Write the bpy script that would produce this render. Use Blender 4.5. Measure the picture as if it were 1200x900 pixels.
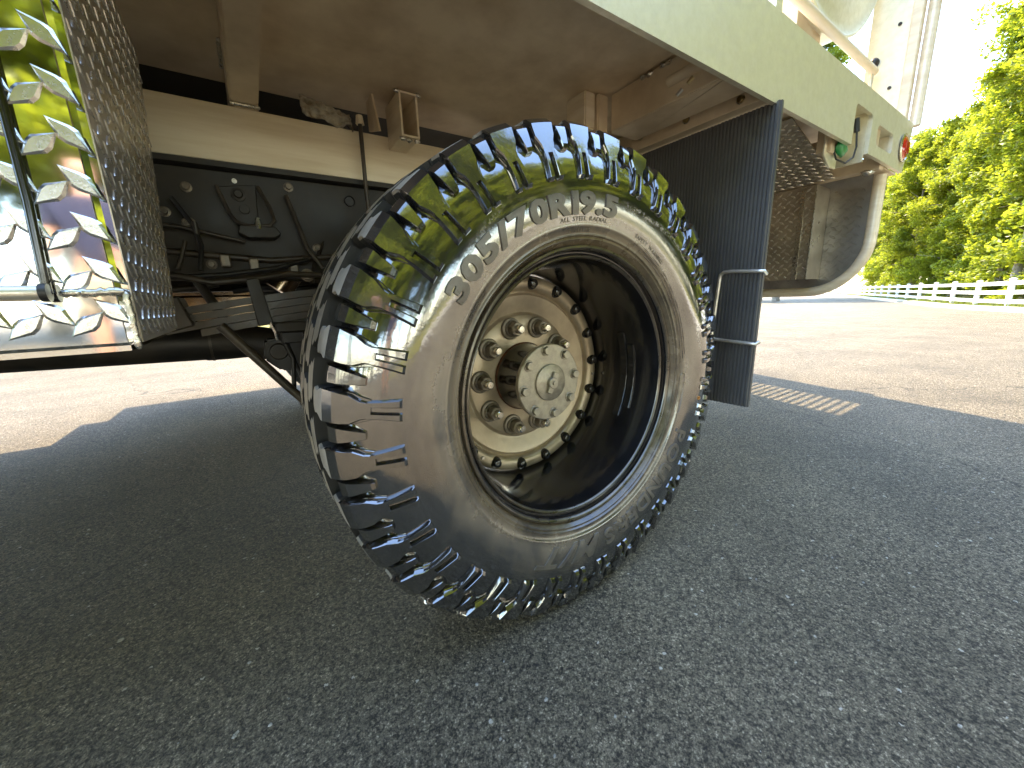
import bpy, bmesh, math, random
from math import sin, cos, pi, radians, sqrt, atan2, hypot
from mathutils import Vector, Matrix, noise as mnoise

for o in list(bpy.data.objects):
    bpy.data.objects.remove(o, do_unlink=True)
scn = bpy.context.scene
COL = scn.collection

# ------------------------------------------------------------------ camera
cam_d = bpy.data.cameras.new('camera')
cam = bpy.data.objects.new('camera', cam_d)
COL.objects.link(cam)
scn.camera = cam
cam_d.sensor_fit = 'HORIZONTAL'
cam_d.sensor_width = 36.0
cam_d.lens = 444.82 / 1200.0 * 36.0
cam_d.clip_start = 0.01
cam_d.clip_end = 2000.0
YAW, PITCH, ROLL = 0.585966, 0.217981, 0.037789
fw = Vector((sin(YAW) * cos(PITCH), cos(YAW) * cos(PITCH), -sin(PITCH)))
rt = Vector((cos(YAW), -sin(YAW), 0))
dn = fw.cross(rt)
rt2 = rt * cos(ROLL) + dn * sin(ROLL)
dn2 = -rt * sin(ROLL) + dn * cos(ROLL)
CAM = Vector((-0.51445, -0.51784, 0.63358))
mw = Matrix((rt2, -dn2, -fw)).transposed().to_4x4()
mw.translation = CAM
cam.matrix_world = mw

# ------------------------------------------------------------------ sky, sun, exposure
SUN_EL = radians(60)
SUN_AZ = atan2(0.274, 0.962)
world = bpy.data.worlds.new('World')
scn.world = world
world.use_nodes = True
wn = world.node_tree
bg = wn.nodes['Background']
sky = wn.nodes.new('ShaderNodeTexSky')
sky.sky_type = 'NISHITA'
sky.sun_disc = False
sky.sun_elevation = SUN_EL
sky.sun_rotation = SUN_AZ
sky.air_density = 1.2
sky.dust_density = 0.8
sky.ozone_density = 1.0
wn.links.new(sky.outputs['Color'], bg.inputs['Color'])
bg.inputs['Strength'].default_value = 0.15
sl = bpy.data.lights.new('sun', 'SUN')
sun = bpy.data.objects.new('sun', sl)
COL.objects.link(sun)
sl.energy = 2.0
sl.angle = radians(0.53)
sl.color = (1.0, 0.81, 0.56)
sdir = Vector((sin(SUN_AZ) * cos(SUN_EL), cos(SUN_AZ) * cos(SUN_EL), sin(SUN_EL)))
sun.rotation_euler = sdir.to_track_quat('Z', 'Y').to_euler()
sun.location = (3, 12, 20)
scn.view_settings.view_transform = 'Standard'
scn.view_settings.look = 'None'
scn.view_settings.gamma = 1.0
scn.view_settings.use_curve_mapping = False
scn.view_settings.exposure = 3.15
scn.render.engine = 'CYCLES'
scn.cycles.max_bounces = 7
scn.cycles.diffuse_bounces = 4
scn.cycles.glossy_bounces = 5

ZC = 0.456            # wheel centre height
RND = random.Random(7)


# ------------------------------------------------------------------ helpers
def new_mat(name):
    m = bpy.data.materials.new(name)
    m.use_nodes = True
    nt = m.node_tree
    return m, nt, nt.nodes['Principled BSDF']


def nd(nt, t, **kw):
    n = nt.nodes.new(t)
    for k, v in kw.items():
        if k.startswith('i_'):
            n.inputs[k[2:].replace('_', ' ')].default_value = v
        else:
            setattr(n, k, v)
    return n


def c4(c):
    return (c[0], c[1], c[2], 1.0)


def mk(name, c1, c2=None, scale=8.0, rough=0.5, rvar=0.0, metal=0.0, bump=0.0, bscale=60.0,
       detail=6.0, lo=0.35, hi=0.65, ior=1.5, coat=0.0, stretch=None, crough=0.05, rand=False):
    """noise-mixed two colour principled material in object space"""
    m, nt, p = new_mat(name)
    L = nt.links.new
    tc = nd(nt, 'ShaderNodeTexCoord')
    vec = tc.outputs['Object']
    if rand:
        oi = nd(nt, 'ShaderNodeObjectInfo')
        ad = nd(nt, 'ShaderNodeVectorMath', operation='ADD')
        mu = nd(nt, 'ShaderNodeMath', operation='MULTIPLY')
        mu.inputs[1].default_value = 37.0
        L(oi.outputs['Random'], mu.inputs[0])
        L(vec, ad.inputs[0])
        L(mu.outputs[0], ad.inputs[1])
        vec = ad.outputs[0]
    if stretch:
        mp = nd(nt, 'ShaderNodeMapping')
        mp.inputs['Scale'].default_value = stretch
        L(vec, mp.inputs['Vector'])
        vec = mp.outputs['Vector']
    n = nd(nt, 'ShaderNodeTexNoise')
    n.inputs['Scale'].default_value = scale
    n.inputs['Detail'].default_value = detail
    n.inputs['Roughness'].default_value = 0.6
    L(vec, n.inputs['Vector'])
    mr = nd(nt, 'ShaderNodeMapRange')
    mr.inputs['From Min'].default_value = lo
    mr.inputs['From Max'].default_value = hi
    L(n.outputs['Fac'], mr.inputs['Value'])
    mx = nd(nt, 'ShaderNodeMix', data_type='RGBA')
    mx.inputs[6].default_value = c4(c1)
    mx.inputs[7].default_value = c4(c2 or c1)
    L(mr.outputs['Result'], mx.inputs[0])
    L(mx.outputs[2], p.inputs['Base Color'])
    p.inputs['Metallic'].default_value = metal
    p.inputs['IOR'].default_value = ior
    p.inputs['Coat Weight'].default_value = coat
    p.inputs['Coat Roughness'].default_value = crough
    if rvar:
        r2 = nd(nt, 'ShaderNodeMapRange')
        r2.inputs['From Min'].default_value = 0.3
        r2.inputs['From Max'].default_value = 0.7
        r2.inputs['To Min'].default_value = max(0.0, rough - rvar)
        r2.inputs['To Max'].default_value = min(1.0, rough + rvar)
        L(n.outputs['Fac'], r2.inputs['Value'])
        L(r2.outputs['Result'], p.inputs['Roughness'])
    else:
        p.inputs['Roughness'].default_value = rough
    if bump:
        b = nd(nt, 'ShaderNodeBump')
        b.inputs['Strength'].default_value = bump
        b.inputs['Distance'].default_value = 0.002
        nb = nd(nt, 'ShaderNodeTexNoise')
        nb.inputs['Scale'].default_value = bscale
        nb.inputs['Detail'].default_value = 4.0
        L(vec, nb.inputs['Vector'])
        L(nb.outputs['Fac'], b.inputs['Height'])
        L(b.outputs['Normal'], p.inputs['Normal'])
    return m


def sharp(me, ang=32):
    for p in me.polygons:
        p.use_smooth = True
    me.set_sharp_from_angle(angle=radians(ang))


def mesh(name, verts, faces, mat, smooth=None):
    me = bpy.data.meshes.new(name)
    me.from_pydata([tuple(v) for v in verts], [], faces)
    bm = bmesh.new()
    bm.from_mesh(me)
    bmesh.ops.recalc_face_normals(bm, faces=bm.faces)
    bm.to_mesh(me)
    bm.free()
    if mat:
        me.materials.append(mat)
    if smooth:
        sharp(me, smooth)
    return me


def link(name, me, parent=None, loc=(0, 0, 0), rot=(0, 0, 0)):
    o = bpy.data.objects.new(name, me)
    COL.objects.link(o)
    o.location = loc
    o.rotation_euler = rot
    if parent is not None:
        o.parent = parent
        if parent.type == 'EMPTY':
            o.matrix_parent_inverse = Matrix.Translation(-Vector(parent.location))
    return o


def tag(o, label=None, cat=None, group=None, kind=None):
    if label:
        o['label'] = label
    if cat:
        o['category'] = cat
    if group:
        o['group'] = group
    if kind:
        o['kind'] = kind
    return o


class MB:
    """collects simple solids into one mesh"""
    def __init__(self):
        self.v, self.f = [], []

    def add(self, vs, fs):
        b = len(self.v)
        self.v += [Vector(x) for x in vs]
        self.f += [tuple(i + b for i in f) for f in fs]
        return self

    def box(self, x0, x1, y0, y1, z0, z1):
        vs = [(x, y, z) for x in (x0, x1) for y in (y0, y1) for z in (z0, z1)]
        return self.add(vs, [(0, 1, 3, 2), (4, 6, 7, 5), (0, 4, 5, 1), (2, 3, 7, 6), (0, 2, 6, 4), (1, 5, 7, 3)])

    def tube(self, pts, r, n=12, cap=True):
        pts = [Vector(p) for p in pts]
        rs = r if isinstance(r, (list, tuple)) else [r] * len(pts)
        vs, fs = [], []
        up = None
        for i, p in enumerate(pts):
            a = pts[max(i - 1, 0)]
            b = pts[min(i + 1, len(pts) - 1)]
            t = (b - a).normalized()
            if up is None:
                up = Vector((0, 0, 1)) if abs(t.z) < 0.9 else Vector((1, 0, 0))
            u = (up - t * up.dot(t)).normalized()
            w = t.cross(u)
            up = u
            for k in range(n):
                an = 2 * pi * k / n
                vs.append(p + (u * cos(an) + w * sin(an)) * rs[i])
        for i in range(len(pts) - 1):
            for k in range(n):
                k2 = (k + 1) % n
                fs.append((i * n + k, i * n + k2, (i + 1) * n + k2, (i + 1) * n + k))
        if cap:
            fs.append(tuple(range(n - 1, -1, -1)))
            fs.append(tuple(range((len(pts) - 1) * n, len(pts) * n)))
        return self.add(vs, fs)

    def lathe(self, prof, n=64, axis=(0, 0, 0), closed=False):
        """profile (r,y) revolved about the Y axis through axis"""
        ax = Vector(axis)
        m = len(prof)
        vs = []
        for k in range(n):
            a = 2 * pi * k / n
            for r, y in prof:
                vs.append(ax + Vector((r * cos(a), y, r * sin(a))))
        fs = []
        for k in range(n):
            k2 = (k + 1) % n
            for j in range(m - 1):
                fs.append((k * m + j, k * m + j + 1, k2 * m + j + 1, k2 * m + j))
            if closed:
                fs.append((k * m + m - 1, k * m, k2 * m, k2 * m + m - 1))
        return self.add(vs, fs)

    def prism(self, poly, axis, a, b):
        """2D polygon extruded along an axis: axis 'x' -> poly=(y,z), 'y' -> (x,z), 'z' -> (x,y)"""
        def P(u, v, w):
            return (w, u, v) if axis == 'x' else (u, w, v) if axis == 'y' else (u, v, w)
        n = len(poly)
        vs = [P(u, v, a) for u, v in poly] + [P(u, v, b) for u, v in poly]
        fs = [tuple(range(n - 1, -1, -1)), tuple(range(n, 2 * n))]
        fs += [(i, (i + 1) % n, n + (i + 1) % n, n + i) for i in range(n)]
        return self.add(vs, fs)

    def mesh(self, name, mat, smooth=None, bevel=0.0, bseg=1):
        me = bpy.data.meshes.new(name)
        me.from_pydata([tuple(v) for v in self.v], [], self.f)
        bm = bmesh.new()
        bm.from_mesh(me)
        bmesh.ops.remove_doubles(bm, verts=bm.verts, dist=1e-6)
        bmesh.ops.recalc_face_normals(bm, faces=bm.faces)
        if bevel:
            ed = [e for e in bm.edges if len(e.link_faces) == 2 and e.calc_face_angle(0) > 0.6]
            bmesh.ops.bevel(bm, geom=ed, offset=bevel, segments=bseg, affect='EDGES', clamp_overlap=True)
        bm.to_mesh(me)
        bm.free()
        if mat:
            me.materials.append(mat)
        if smooth or bevel:
            sharp(me, smooth or 32)
        return me

    def build(self, name, mat, parent=None, smooth=None, bevel=0.0, bseg=1, loc=(0, 0, 0), rot=(0, 0, 0)):
        return link(name, self.mesh(name, mat, smooth, bevel, bseg), parent, loc, rot)


def rough_lump(name, centre, size, mat, parent, seed, sub=2, amp=0.35):
    bm = bmesh.new()
    bmesh.ops.create_icosphere(bm, subdivisions=sub, radius=1.0)
    for v in bm.verts:
        d = 1 + amp * mnoise.noise(v.co * 1.7 + Vector((seed * 3.1, seed, 0)))
        v.co = Vector((v.co.x * size[0] * d, v.co.y * size[1] * d, v.co.z * size[2] * d)) + Vector(centre)
    me = bpy.data.meshes.new(name)
    bm.to_mesh(me)
    bm.free()
    me.materials.append(mat)
    sharp(me, 60)
    return link(name, me, parent)


def weld_bead(name, p0, p1, r, mat, parent, step=0.006):
    """a stack-of-coins weld along a line"""
    p0, p1 = Vector(p0), Vector(p1)
    n = max(3, int((p1 - p0).length / (step * 0.5)))
    pts, rs = [], []
    for i in range(n + 1):
        t = i / n
        jit = Vector([RND.uniform(-1, 1) * r * 0.15 for _ in range(3)])
        pts.append(p0.lerp(p1, t) + jit)
        rs.append(r * (0.78 + 0.22 * (i % 2)) * RND.uniform(0.9, 1.1))
    rs[0] *= 0.5
    rs[-1] *= 0.5
    return MB().tube(pts, rs, 8).build(name, mat, parent, smooth=50)


# ------------------------------------------------------------------ materials
def asphalt():
    """weathered asphalt: binder pits, grains of several sizes, a few pale chips"""
    m, nt, p = new_mat('asphalt')
    L = nt.links.new
    tc = nd(nt, 'ShaderNodeTexCoord')
    vec = tc.outputs['Object']

    def noise(scale, detail=4.0, rough=0.6, dist=0.0):
        n = nd(nt, 'ShaderNodeTexNoise')
        n.inputs['Scale'].default_value = scale
        n.inputs['Detail'].default_value = detail
        n.inputs['Roughness'].default_value = rough
        n.inputs['Distortion'].default_value = dist
        L(vec, n.inputs['Vector'])
        return n.outputs['Fac']

    def rng(v, a, b, c=0.0, d=1.0):
        r = nd(nt, 'ShaderNodeMapRange')
        for k, x in zip(('From Min', 'From Max', 'To Min', 'To Max'), (a, b, c, d)):
            r.inputs[k].default_value = x
        L(v, r.inputs['Value'])
        return r.outputs['Result']

    def mth(op, a, b):
        n = nd(nt, 'ShaderNodeMath', operation=op)
        for i, x in enumerate((a, b)):
            if isinstance(x, (int, float)):
                n.inputs[i].default_value = x
            else:
                L(x, n.inputs[i])
        return n.outputs[0]

    wob = nd(nt, 'ShaderNodeTexNoise')
    wob.inputs['Scale'].default_value = 210
    wob.inputs['Detail'].default_value = 3
    L(vec, wob.inputs['Vector'])
    va = nd(nt, 'ShaderNodeVectorMath', operation='MULTIPLY_ADD')
    va.inputs[1].default_value = (0.010, 0.010, 0.010)
    L(wob.outputs['Color'], va.inputs[0])
    L(vec, va.inputs[2])

    def voro(scale):
        v = nd(nt, 'ShaderNodeTexVoronoi')
        v.inputs['Scale'].default_value = scale
        L(va.outputs[0], v.inputs['Vector'])
        sp = nd(nt, 'ShaderNodeSeparateColor')
        L(v.outputs['Color'], sp.inputs[0])
        return v.outputs['Distance'], sp.outputs[0], sp.outputs[1]

    d1, r1, q1 = voro(185)
    d2, r2, q2 = voro(400)
    d3, r3, q3 = voro(70)
    grain = mth('ADD', mth('MULTIPLY', rng(noise(300, 6, 0.78), 0.36, 0.64), 0.58),
                mth('ADD', mth('MULTIPLY', r1, 0.30), mth('MULTIPLY', r2, 0.32)))
    pits = mth('MULTIPLY', rng(d1, 0.30, 0.66), rng(noise(85, 4), 0.36, 0.56))
    grain = mth('SUBTRACT', grain, mth('MULTIPLY', pits, 0.42))
    cr = nd(nt, 'ShaderNodeValToRGB')
    e = cr.color_ramp.elements
    e[0].position = 0.08
    e[0].color = (0.026, 0.022, 0.016, 1)
    e[1].position = 1.0
    e[1].color = (0.86, 0.74, 0.55, 1)
    for pos, c in ((0.34, (0.112, 0.093, 0.062)), (0.58, (0.210, 0.174, 0.116)), (0.80, (0.35, 0.290, 0.194))):
        k = e.new(pos)
        k.color = c4(c)
    L(grain, cr.inputs['Fac'])
    chip = mth('MULTIPLY', mth('GREATER_THAN', q3, 0.965), mth('LESS_THAN', d3, 0.22))
    mx2 = nd(nt, 'ShaderNodeMix', data_type='RGBA')
    mx2.inputs[7].default_value = (0.66, 0.61, 0.52, 1)
    L(chip, mx2.inputs[0])
    L(cr.outputs['Color'], mx2.inputs[6])
    broad = mth('MULTIPLY', rng(noise(1.7, 8, 0.6), 0.3, 0.7, 0.74, 1.26), rng(noise(14, 5, 0.65), 0.3, 0.7, 0.86, 1.14))
    wv = nd(nt, 'ShaderNodeTexNoise')
    wv.inputs['Scale'].default_value = 5
    wv.inputs['Detail'].default_value = 8
    L(vec, wv.inputs['Vector'])
    wa = nd(nt, 'ShaderNodeVectorMath', operation='MULTIPLY_ADD')
    wa.inputs[1].default_value = (0.35, 0.35, 0.0)
    L(wv.outputs['Color'], wa.inputs[0])
    L(vec, wa.inputs[2])
    vc = nd(nt, 'ShaderNodeTexVoronoi', feature='DISTANCE_TO_EDGE')
    vc.inputs['Scale'].default_value = 0.42
    L(wa.outputs[0], vc.inputs['Vector'])
    crack = rng(vc.outputs['Distance'], 0.0, 0.0022, 0.35, 1.0)
    broad = mth('MULTIPLY', broad, crack)
    ml = nd(nt, 'ShaderNodeVectorMath', operation='SCALE')
    L(mx2.outputs[2], ml.inputs[0])
    L(broad, ml.inputs['Scale'])
    L(ml.outputs[0], p.inputs['Base Color'])
    p.inputs['Roughness'].default_value = 0.72
    p.inputs['IOR'].default_value = 1.45
    hgt = mth('ADD', mth('MULTIPLY', noise(80, 6, 0.7), 1.3), mth('SUBTRACT', mth('MULTIPLY', grain, 0.8), mth('MULTIPLY', d1, 0.9)))
    b = nd(nt, 'ShaderNodeBump')
    b.inputs['Strength'].default_value = 1.0
    b.inputs['Distance'].default_value = 0.0052
    L(hgt, b.inputs['Height'])
    L(b.outputs['Normal'], p.inputs['Normal'])
    return m


def wet_rubber():
    """black rubber under a wet dressing; tan towards the bead paints in the reflected sunlit ground"""
    m, nt, p = new_mat('wet_rubber')
    L = nt.links.new
    tc = nd(nt, 'ShaderNodeTexCoord')
    sepx = nd(nt, 'ShaderNodeSeparateXYZ')
    L(tc.outputs['Object'], sepx.inputs[0])
    cmb = nd(nt, 'ShaderNodeCombineXYZ')
    L(sepx.outputs['X'], cmb.inputs['X'])
    L(sepx.outputs['Z'], cmb.inputs['Z'])
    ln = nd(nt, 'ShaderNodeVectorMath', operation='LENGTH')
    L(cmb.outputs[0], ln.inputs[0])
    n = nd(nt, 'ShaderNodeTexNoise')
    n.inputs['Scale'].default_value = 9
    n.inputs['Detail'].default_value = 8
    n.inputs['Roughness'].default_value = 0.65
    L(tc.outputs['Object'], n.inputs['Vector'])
    # tan of the mirrored sunlit ground, painted in more strongly near the bead
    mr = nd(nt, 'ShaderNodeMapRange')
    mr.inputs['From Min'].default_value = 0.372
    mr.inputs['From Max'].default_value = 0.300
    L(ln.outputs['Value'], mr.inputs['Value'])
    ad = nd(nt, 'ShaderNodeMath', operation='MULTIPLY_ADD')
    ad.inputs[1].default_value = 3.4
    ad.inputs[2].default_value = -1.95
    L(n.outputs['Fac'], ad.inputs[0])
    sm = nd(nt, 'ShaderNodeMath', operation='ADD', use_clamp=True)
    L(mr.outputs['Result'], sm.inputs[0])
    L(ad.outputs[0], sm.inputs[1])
    # dried soap scum in ragged patches along the edge of the wet area
    sc1 = nd(nt, 'ShaderNodeTexNoise')
    sc1.inputs['Scale'].default_value = 6.5
    sc1.inputs['Detail'].default_value = 5
    L(tc.outputs['Object'], sc1.inputs['Vector'])
    wr = nd(nt, 'ShaderNodeMath', operation='MULTIPLY_ADD')
    wr.inputs[1].default_value = 0.10
    L(sc1.outputs['Fac'], wr.inputs[0])
    L(ln.outputs['Value'], wr.inputs[2])
    dd = nd(nt, 'ShaderNodeMath', operation='SUBTRACT')
    dd.inputs[1].default_value = 0.403
    L(wr.outputs[0], dd.inputs[0])
    ab = nd(nt, 'ShaderNodeMath', operation='ABSOLUTE')
    L(dd.outputs[0], ab.inputs[0])
    rg = nd(nt, 'ShaderNodeMapRange')
    rg.inputs['From Min'].default_value = 0.0075
    rg.inputs['From Max'].default_value = 0.0
    L(ab.outputs[0], rg.inputs['Value'])
    sc2 = nd(nt, 'ShaderNodeTexNoise')
    sc2.inputs['Scale'].default_value = 260
    sc2.inputs['Detail'].default_value = 4
    L(tc.outputs['Object'], sc2.inputs['Vector'])
    r2_ = nd(nt, 'ShaderNodeMapRange')
    r2_.inputs['From Min'].default_value = 0.44
    r2_.inputs['From Max'].default_value = 0.56
    L(sc2.outputs['Fac'], r2_.inputs['Value'])
    sc3 = nd(nt, 'ShaderNodeTexNoise')
    sc3.inputs['Scale'].default_value = 3.6
    L(tc.outputs['Object'], sc3.inputs['Vector'])
    r3_ = nd(nt, 'ShaderNodeMapRange')
    r3_.inputs['From Min'].default_value = 0.48
    r3_.inputs['From Max'].default_value = 0.58
    L(sc3.outputs['Fac'], r3_.inputs['Value'])
    m1_ = nd(nt, 'ShaderNodeMath', operation='MULTIPLY')
    L(rg.outputs['Result'], m1_.inputs[0])
    L(r2_.outputs['Result'], m1_.inputs[1])
    scum = nd(nt, 'ShaderNodeMath', operation='MULTIPLY')
    L(m1_.outputs[0], scum.inputs[0])
    up_ = nd(nt, 'ShaderNodeMapRange')          # run-off dried on the upper half only
    up_.inputs['From Min'].default_value = 0.0
    up_.inputs['From Max'].default_value = 0.10
    L(sepx.outputs['Z'], up_.inputs['Value'])
    m2_ = nd(nt, 'ShaderNodeMath', operation='MULTIPLY')
    L(r3_.outputs['Result'], m2_.inputs[0])
    L(up_.outputs['Result'], m2_.inputs[1])
    L(m2_.outputs[0], scum.inputs[1])
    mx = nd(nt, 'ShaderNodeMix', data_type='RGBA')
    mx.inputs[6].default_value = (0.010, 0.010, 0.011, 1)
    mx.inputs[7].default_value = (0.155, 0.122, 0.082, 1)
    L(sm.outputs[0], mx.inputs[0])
    mxs = nd(nt, 'ShaderNodeMix', data_type='RGBA')
    mxs.inputs[7].default_value = (0.58, 0.52, 0.44, 1)
    L(scum.outputs[0], mxs.inputs[0])
    L(mx.outputs[2], mxs.inputs[6])
    L(mxs.outputs[2], p.inputs['Base Color'])
    rr = nd(nt, 'ShaderNodeMapRange')
    rr.inputs['To Min'].default_value = 0.10
    rr.inputs['To Max'].default_value = 0.30
    L(sm.outputs[0], rr.inputs['Value'])
    L(rr.outputs['Result'], p.inputs['Roughness'])
    p.inputs['IOR'].default_value = 2.35
    gv_ = nd(nt, 'ShaderNodeMapRange')          # the groove floors have dried
    gv_.inputs['From Min'].default_value = 0.438
    gv_.inputs['From Max'].default_value = 0.428
    L(ln.outputs['Value'], gv_.inputs['Value'])
    bd_ = nd(nt, 'ShaderNodeMapRange')          # scuffed dull rubber next to the rim
    bd_.inputs['From Min'].default_value = 0.290
    bd_.inputs['From Max'].default_value = 0.306
    bd_.inputs['To Min'].default_value = 0.12
    L(ln.outputs['Value'], bd_.inputs['Value'])
    cw_ = nd(nt, 'ShaderNodeMath', operation='MULTIPLY')
    L(gv_.outputs['Result'], cw_.inputs[0])
    L(bd_.outputs['Result'], cw_.inputs[1])
    L(cw_.outputs[0], p.inputs['Coat Weight'])
    sp_ = nd(nt, 'ShaderNodeMapRange')
    sp_.inputs['To Min'].default_value = 0.12
    sp_.inputs['To Max'].default_value = 0.5
    L(cw_.outputs[0], sp_.inputs['Value'])
    L(sp_.outputs['Result'], p.inputs['Specular IOR Level'])
    p.inputs['Coat IOR'].default_value = 1.75
    cr = nd(nt, 'ShaderNodeMapRange')
    cr.inputs['To Min'].default_value = 0.03
    cr.inputs['To Max'].default_value = 0.16
    L(sm.outputs[0], cr.inputs['Value'])
    L(cr.outputs['Result'], p.inputs['Coat Roughness'])
    n2 = nd(nt, 'ShaderNodeTexNoise')
    n2.inputs['Scale'].default_value = 130
    n2.inputs['Detail'].default_value = 5
    L(tc.outputs['Object'], n2.inputs['Vector'])
    b = nd(nt, 'ShaderNodeBump')
    b.inputs['Strength'].default_value = 0.10
    b.inputs['Distance'].default_value = 0.0012
    L(n2.outputs['Fac'], b.inputs['Height'])
    L(b.outputs['Normal'], p.inputs['Normal'])
    L(b.outputs['Normal'], p.inputs['Coat Normal'])
    return m


def leaf_mat(name, c1, c2, tr):
    m, nt, p = new_mat(name)
    L = nt.links.new
    nt.nodes.remove(p)
    out = nt.nodes['Material Output']
    tc = nd(nt, 'ShaderNodeTexCoord')
    n = nd(nt, 'ShaderNodeTexNoise')
    n.inputs['Scale'].default_value = 0.9
    n.inputs['Detail'].default_value = 5
    L(tc.outputs['Object'], n.inputs['Vector'])
    mr = nd(nt, 'ShaderNodeMapRange')
    mr.inputs['From Min'].default_value = 0.35
    mr.inputs['From Max'].default_value = 0.65
    L(n.outputs['Fac'], mr.inputs['Value'])
    mx = nd(nt, 'ShaderNodeMix', data_type='RGBA')
    mx.inputs[6].default_value = c4(c1)
    mx.inputs[7].default_value = c4(c2)
    L(mr.outputs['Result'], mx.inputs[0])
    d = nd(nt, 'ShaderNodeBsdfDiffuse')
    L(mx.outputs[2], d.inputs['Color'])
    t = nd(nt, 'ShaderNodeBsdfTranslucent')
    t.inputs['Color'].default_value = c4(tr)
    g = nd(nt, 'ShaderNodeBsdfGlossy')
    g.inputs['Roughness'].default_value = 0.4
    g.inputs['Color'].default_value = (0.6, 0.6, 0.6, 1)
    ms = nd(nt, 'ShaderNodeMixShader')
    ms.inputs[0].default_value = 0.5
    L(d.outputs[0], ms.inputs[1])
    L(t.outputs[0], ms.inputs[2])
    ms2 = nd(nt, 'ShaderNodeMixShader')
    ms2.inputs[0].default_value = 0.05
    L(ms.outputs[0], ms2.inputs[1])
    L(g.outputs[0], ms2.inputs[2])
    L(ms2.outputs[0], out.inputs['Surface'])
    return m


M = {}
M['asphalt'] = asphalt()
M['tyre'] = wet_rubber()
M['lug'] = mk('wet_tread_rubber', (0.010, 0.010, 0.011), (0.020, 0.018, 0.015), 14, 0.12, 0.04, bump=0.10, bscale=110,
              ior=2.2, coat=0.85, crough=0.03, rand=True)
M['lug'].node_tree.nodes['Principled BSDF'].inputs['Coat IOR'].default_value = 1.75
M['letter'] = mk('dull_moulded_rubber', (0.055, 0.049, 0.041), (0.11, 0.094, 0.073), 60, 0.34, 0.08, bump=0.2, bscale=300, ior=1.8)
M['tread'] = mk('dusty_tread_rubber', (0.20, 0.178, 0.145), (0.34, 0.295, 0.235), 25, 0.55, 0.1, bump=0.3, bscale=200, rand=True)
M['rim'] = mk('black_gloss_rim', (0.006, 0.006, 0.007), (0.012, 0.011, 0.011), 12, 0.18, 0.06, ior=1.6, coat=0.6, crough=0.06)
M['rimlip'] = mk('rim_lip_black', (0.09, 0.078, 0.062), (0.17, 0.142, 0.108), 30, 0.30, 0.06, metal=0.7, ior=1.8, coat=0.5)
M['disc'] = mk('dusty_wheel_face', (0.34, 0.275, 0.195), (0.50, 0.41, 0.29), 14, 0.36, 0.08, metal=0.5, bump=0.12, bscale=250)
M['nut'] = mk('dusty_nut', (0.13, 0.112, 0.09), (0.26, 0.22, 0.165), 60, 0.40, 0.1, metal=0.4, rand=True)
M['stud'] = mk('bright_stud', (0.62, 0.59, 0.52), (0.45, 0.42, 0.36), 90, 0.28, 0.1, metal=1.0)
M['hub'] = mk('hub_black', (0.008, 0.008, 0.008), (0.03, 0.02, 0.014), 15, 0.13, 0.06, ior=1.7, coat=0.5)
M['cap'] = mk('cast_hub_cap', (0.30, 0.275, 0.23), (0.46, 0.42, 0.34), 70, 0.42, 0.1, metal=0.8, bump=0.35, bscale=420)
M['boltblack'] = mk('black_bolt', (0.010, 0.010, 0.010), (0.022, 0.02, 0.018), 60, 0.20, 0.06, ior=1.6, rand=True)
M['polished'] = mk('polished_plate', (0.88, 0.87, 0.83), (0.80, 0.79, 0.75), 5, 0.05, 0.02, metal=1.0, bump=0.04, bscale=14)
M['diamond'] = mk('plate_diamond', (0.78, 0.77, 0.74), (0.60, 0.59, 0.56), 120, 0.25, 0.05, metal=1.0, bump=0.06, bscale=400)
M['dullplate'] = mk('dull_plate', (0.56, 0.50, 0.41), (0.40, 0.345, 0.27), 8, 0.34, 0.08, metal=0.75, bump=0.1, bscale=120)
M['dulldia'] = mk('dull_plate_diamond', (0.80, 0.76, 0.69), (0.62, 0.58, 0.52), 40, 0.28, 0.05, metal=0.85)
M['rail'] = mk('mill_aluminium', (0.88, 0.84, 0.68), (0.78, 0.74, 0.57), 45, 0.40, 0.05, metal=0.6, bump=0.08, bscale=300, detail=9)
M['under'] = mk('underside_aluminium', (0.84, 0.72, 0.54), (0.58, 0.46, 0.31), 5, 0.45, 0.10, metal=0.2, bump=0.1, bscale=140, detail=9, stretch=(1, 1, 1))
M['sill'] = mk('sill_aluminium', (0.88, 0.79, 0.63), (0.74, 0.63, 0.46), 6, 0.45, 0.08, metal=0.25, stretch=(0.5, 1, 6), detail=8)
M['weld'] = mk('weld_metal', (0.74, 0.72, 0.67), (0.52, 0.49, 0.44), 150, 0.3, 0.1, metal=1.0, bump=0.2, bscale=600)
M['frame'] = mk('black_chassis_paint', (0.012, 0.011, 0.010), (0.055, 0.043, 0.028), 7, 0.50, 0.14, bump=0.12, bscale=120, lo=0.4, hi=0.75)
M['spring'] = mk('leaf_spring_steel', (0.030, 0.025, 0.020), (0.075, 0.058, 0.038), 22, 0.42, 0.1, bump=0.2, bscale=150, ior=1.6)
M['flap'] = mk('ribbed_rubber', (0.070, 0.070, 0.071), (0.095, 0.094, 0.092), 7, 0.45, 0.07, ior=1.55)
M['steel'] = mk('plain_steel_rod', (0.86, 0.82, 0.74), (0.70, 0.66, 0.58), 60, 0.36, 0.08, metal=0.8)
M['blackrod'] = mk('black_chrome_rod', (0.10, 0.10, 0.105), (0.07, 0.07, 0.072), 30, 0.18, 0.05, metal=1.0)
M['yellowbolt'] = mk('zinc_bolt', (0.55, 0.42, 0.20), (0.35, 0.27, 0.14), 80, 0.35, 0.1, metal=1.0)
M['red'] = mk('red_lens', (0.55, 0.02, 0.012), (0.45, 0.015, 0.01), 40, 0.12, 0.03, coat=0.6)
M['blackp'] = mk('black_plastic', (0.015, 0.015, 0.016), (0.03, 0.03, 0.03), 40, 0.4, 0.1)
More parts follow.
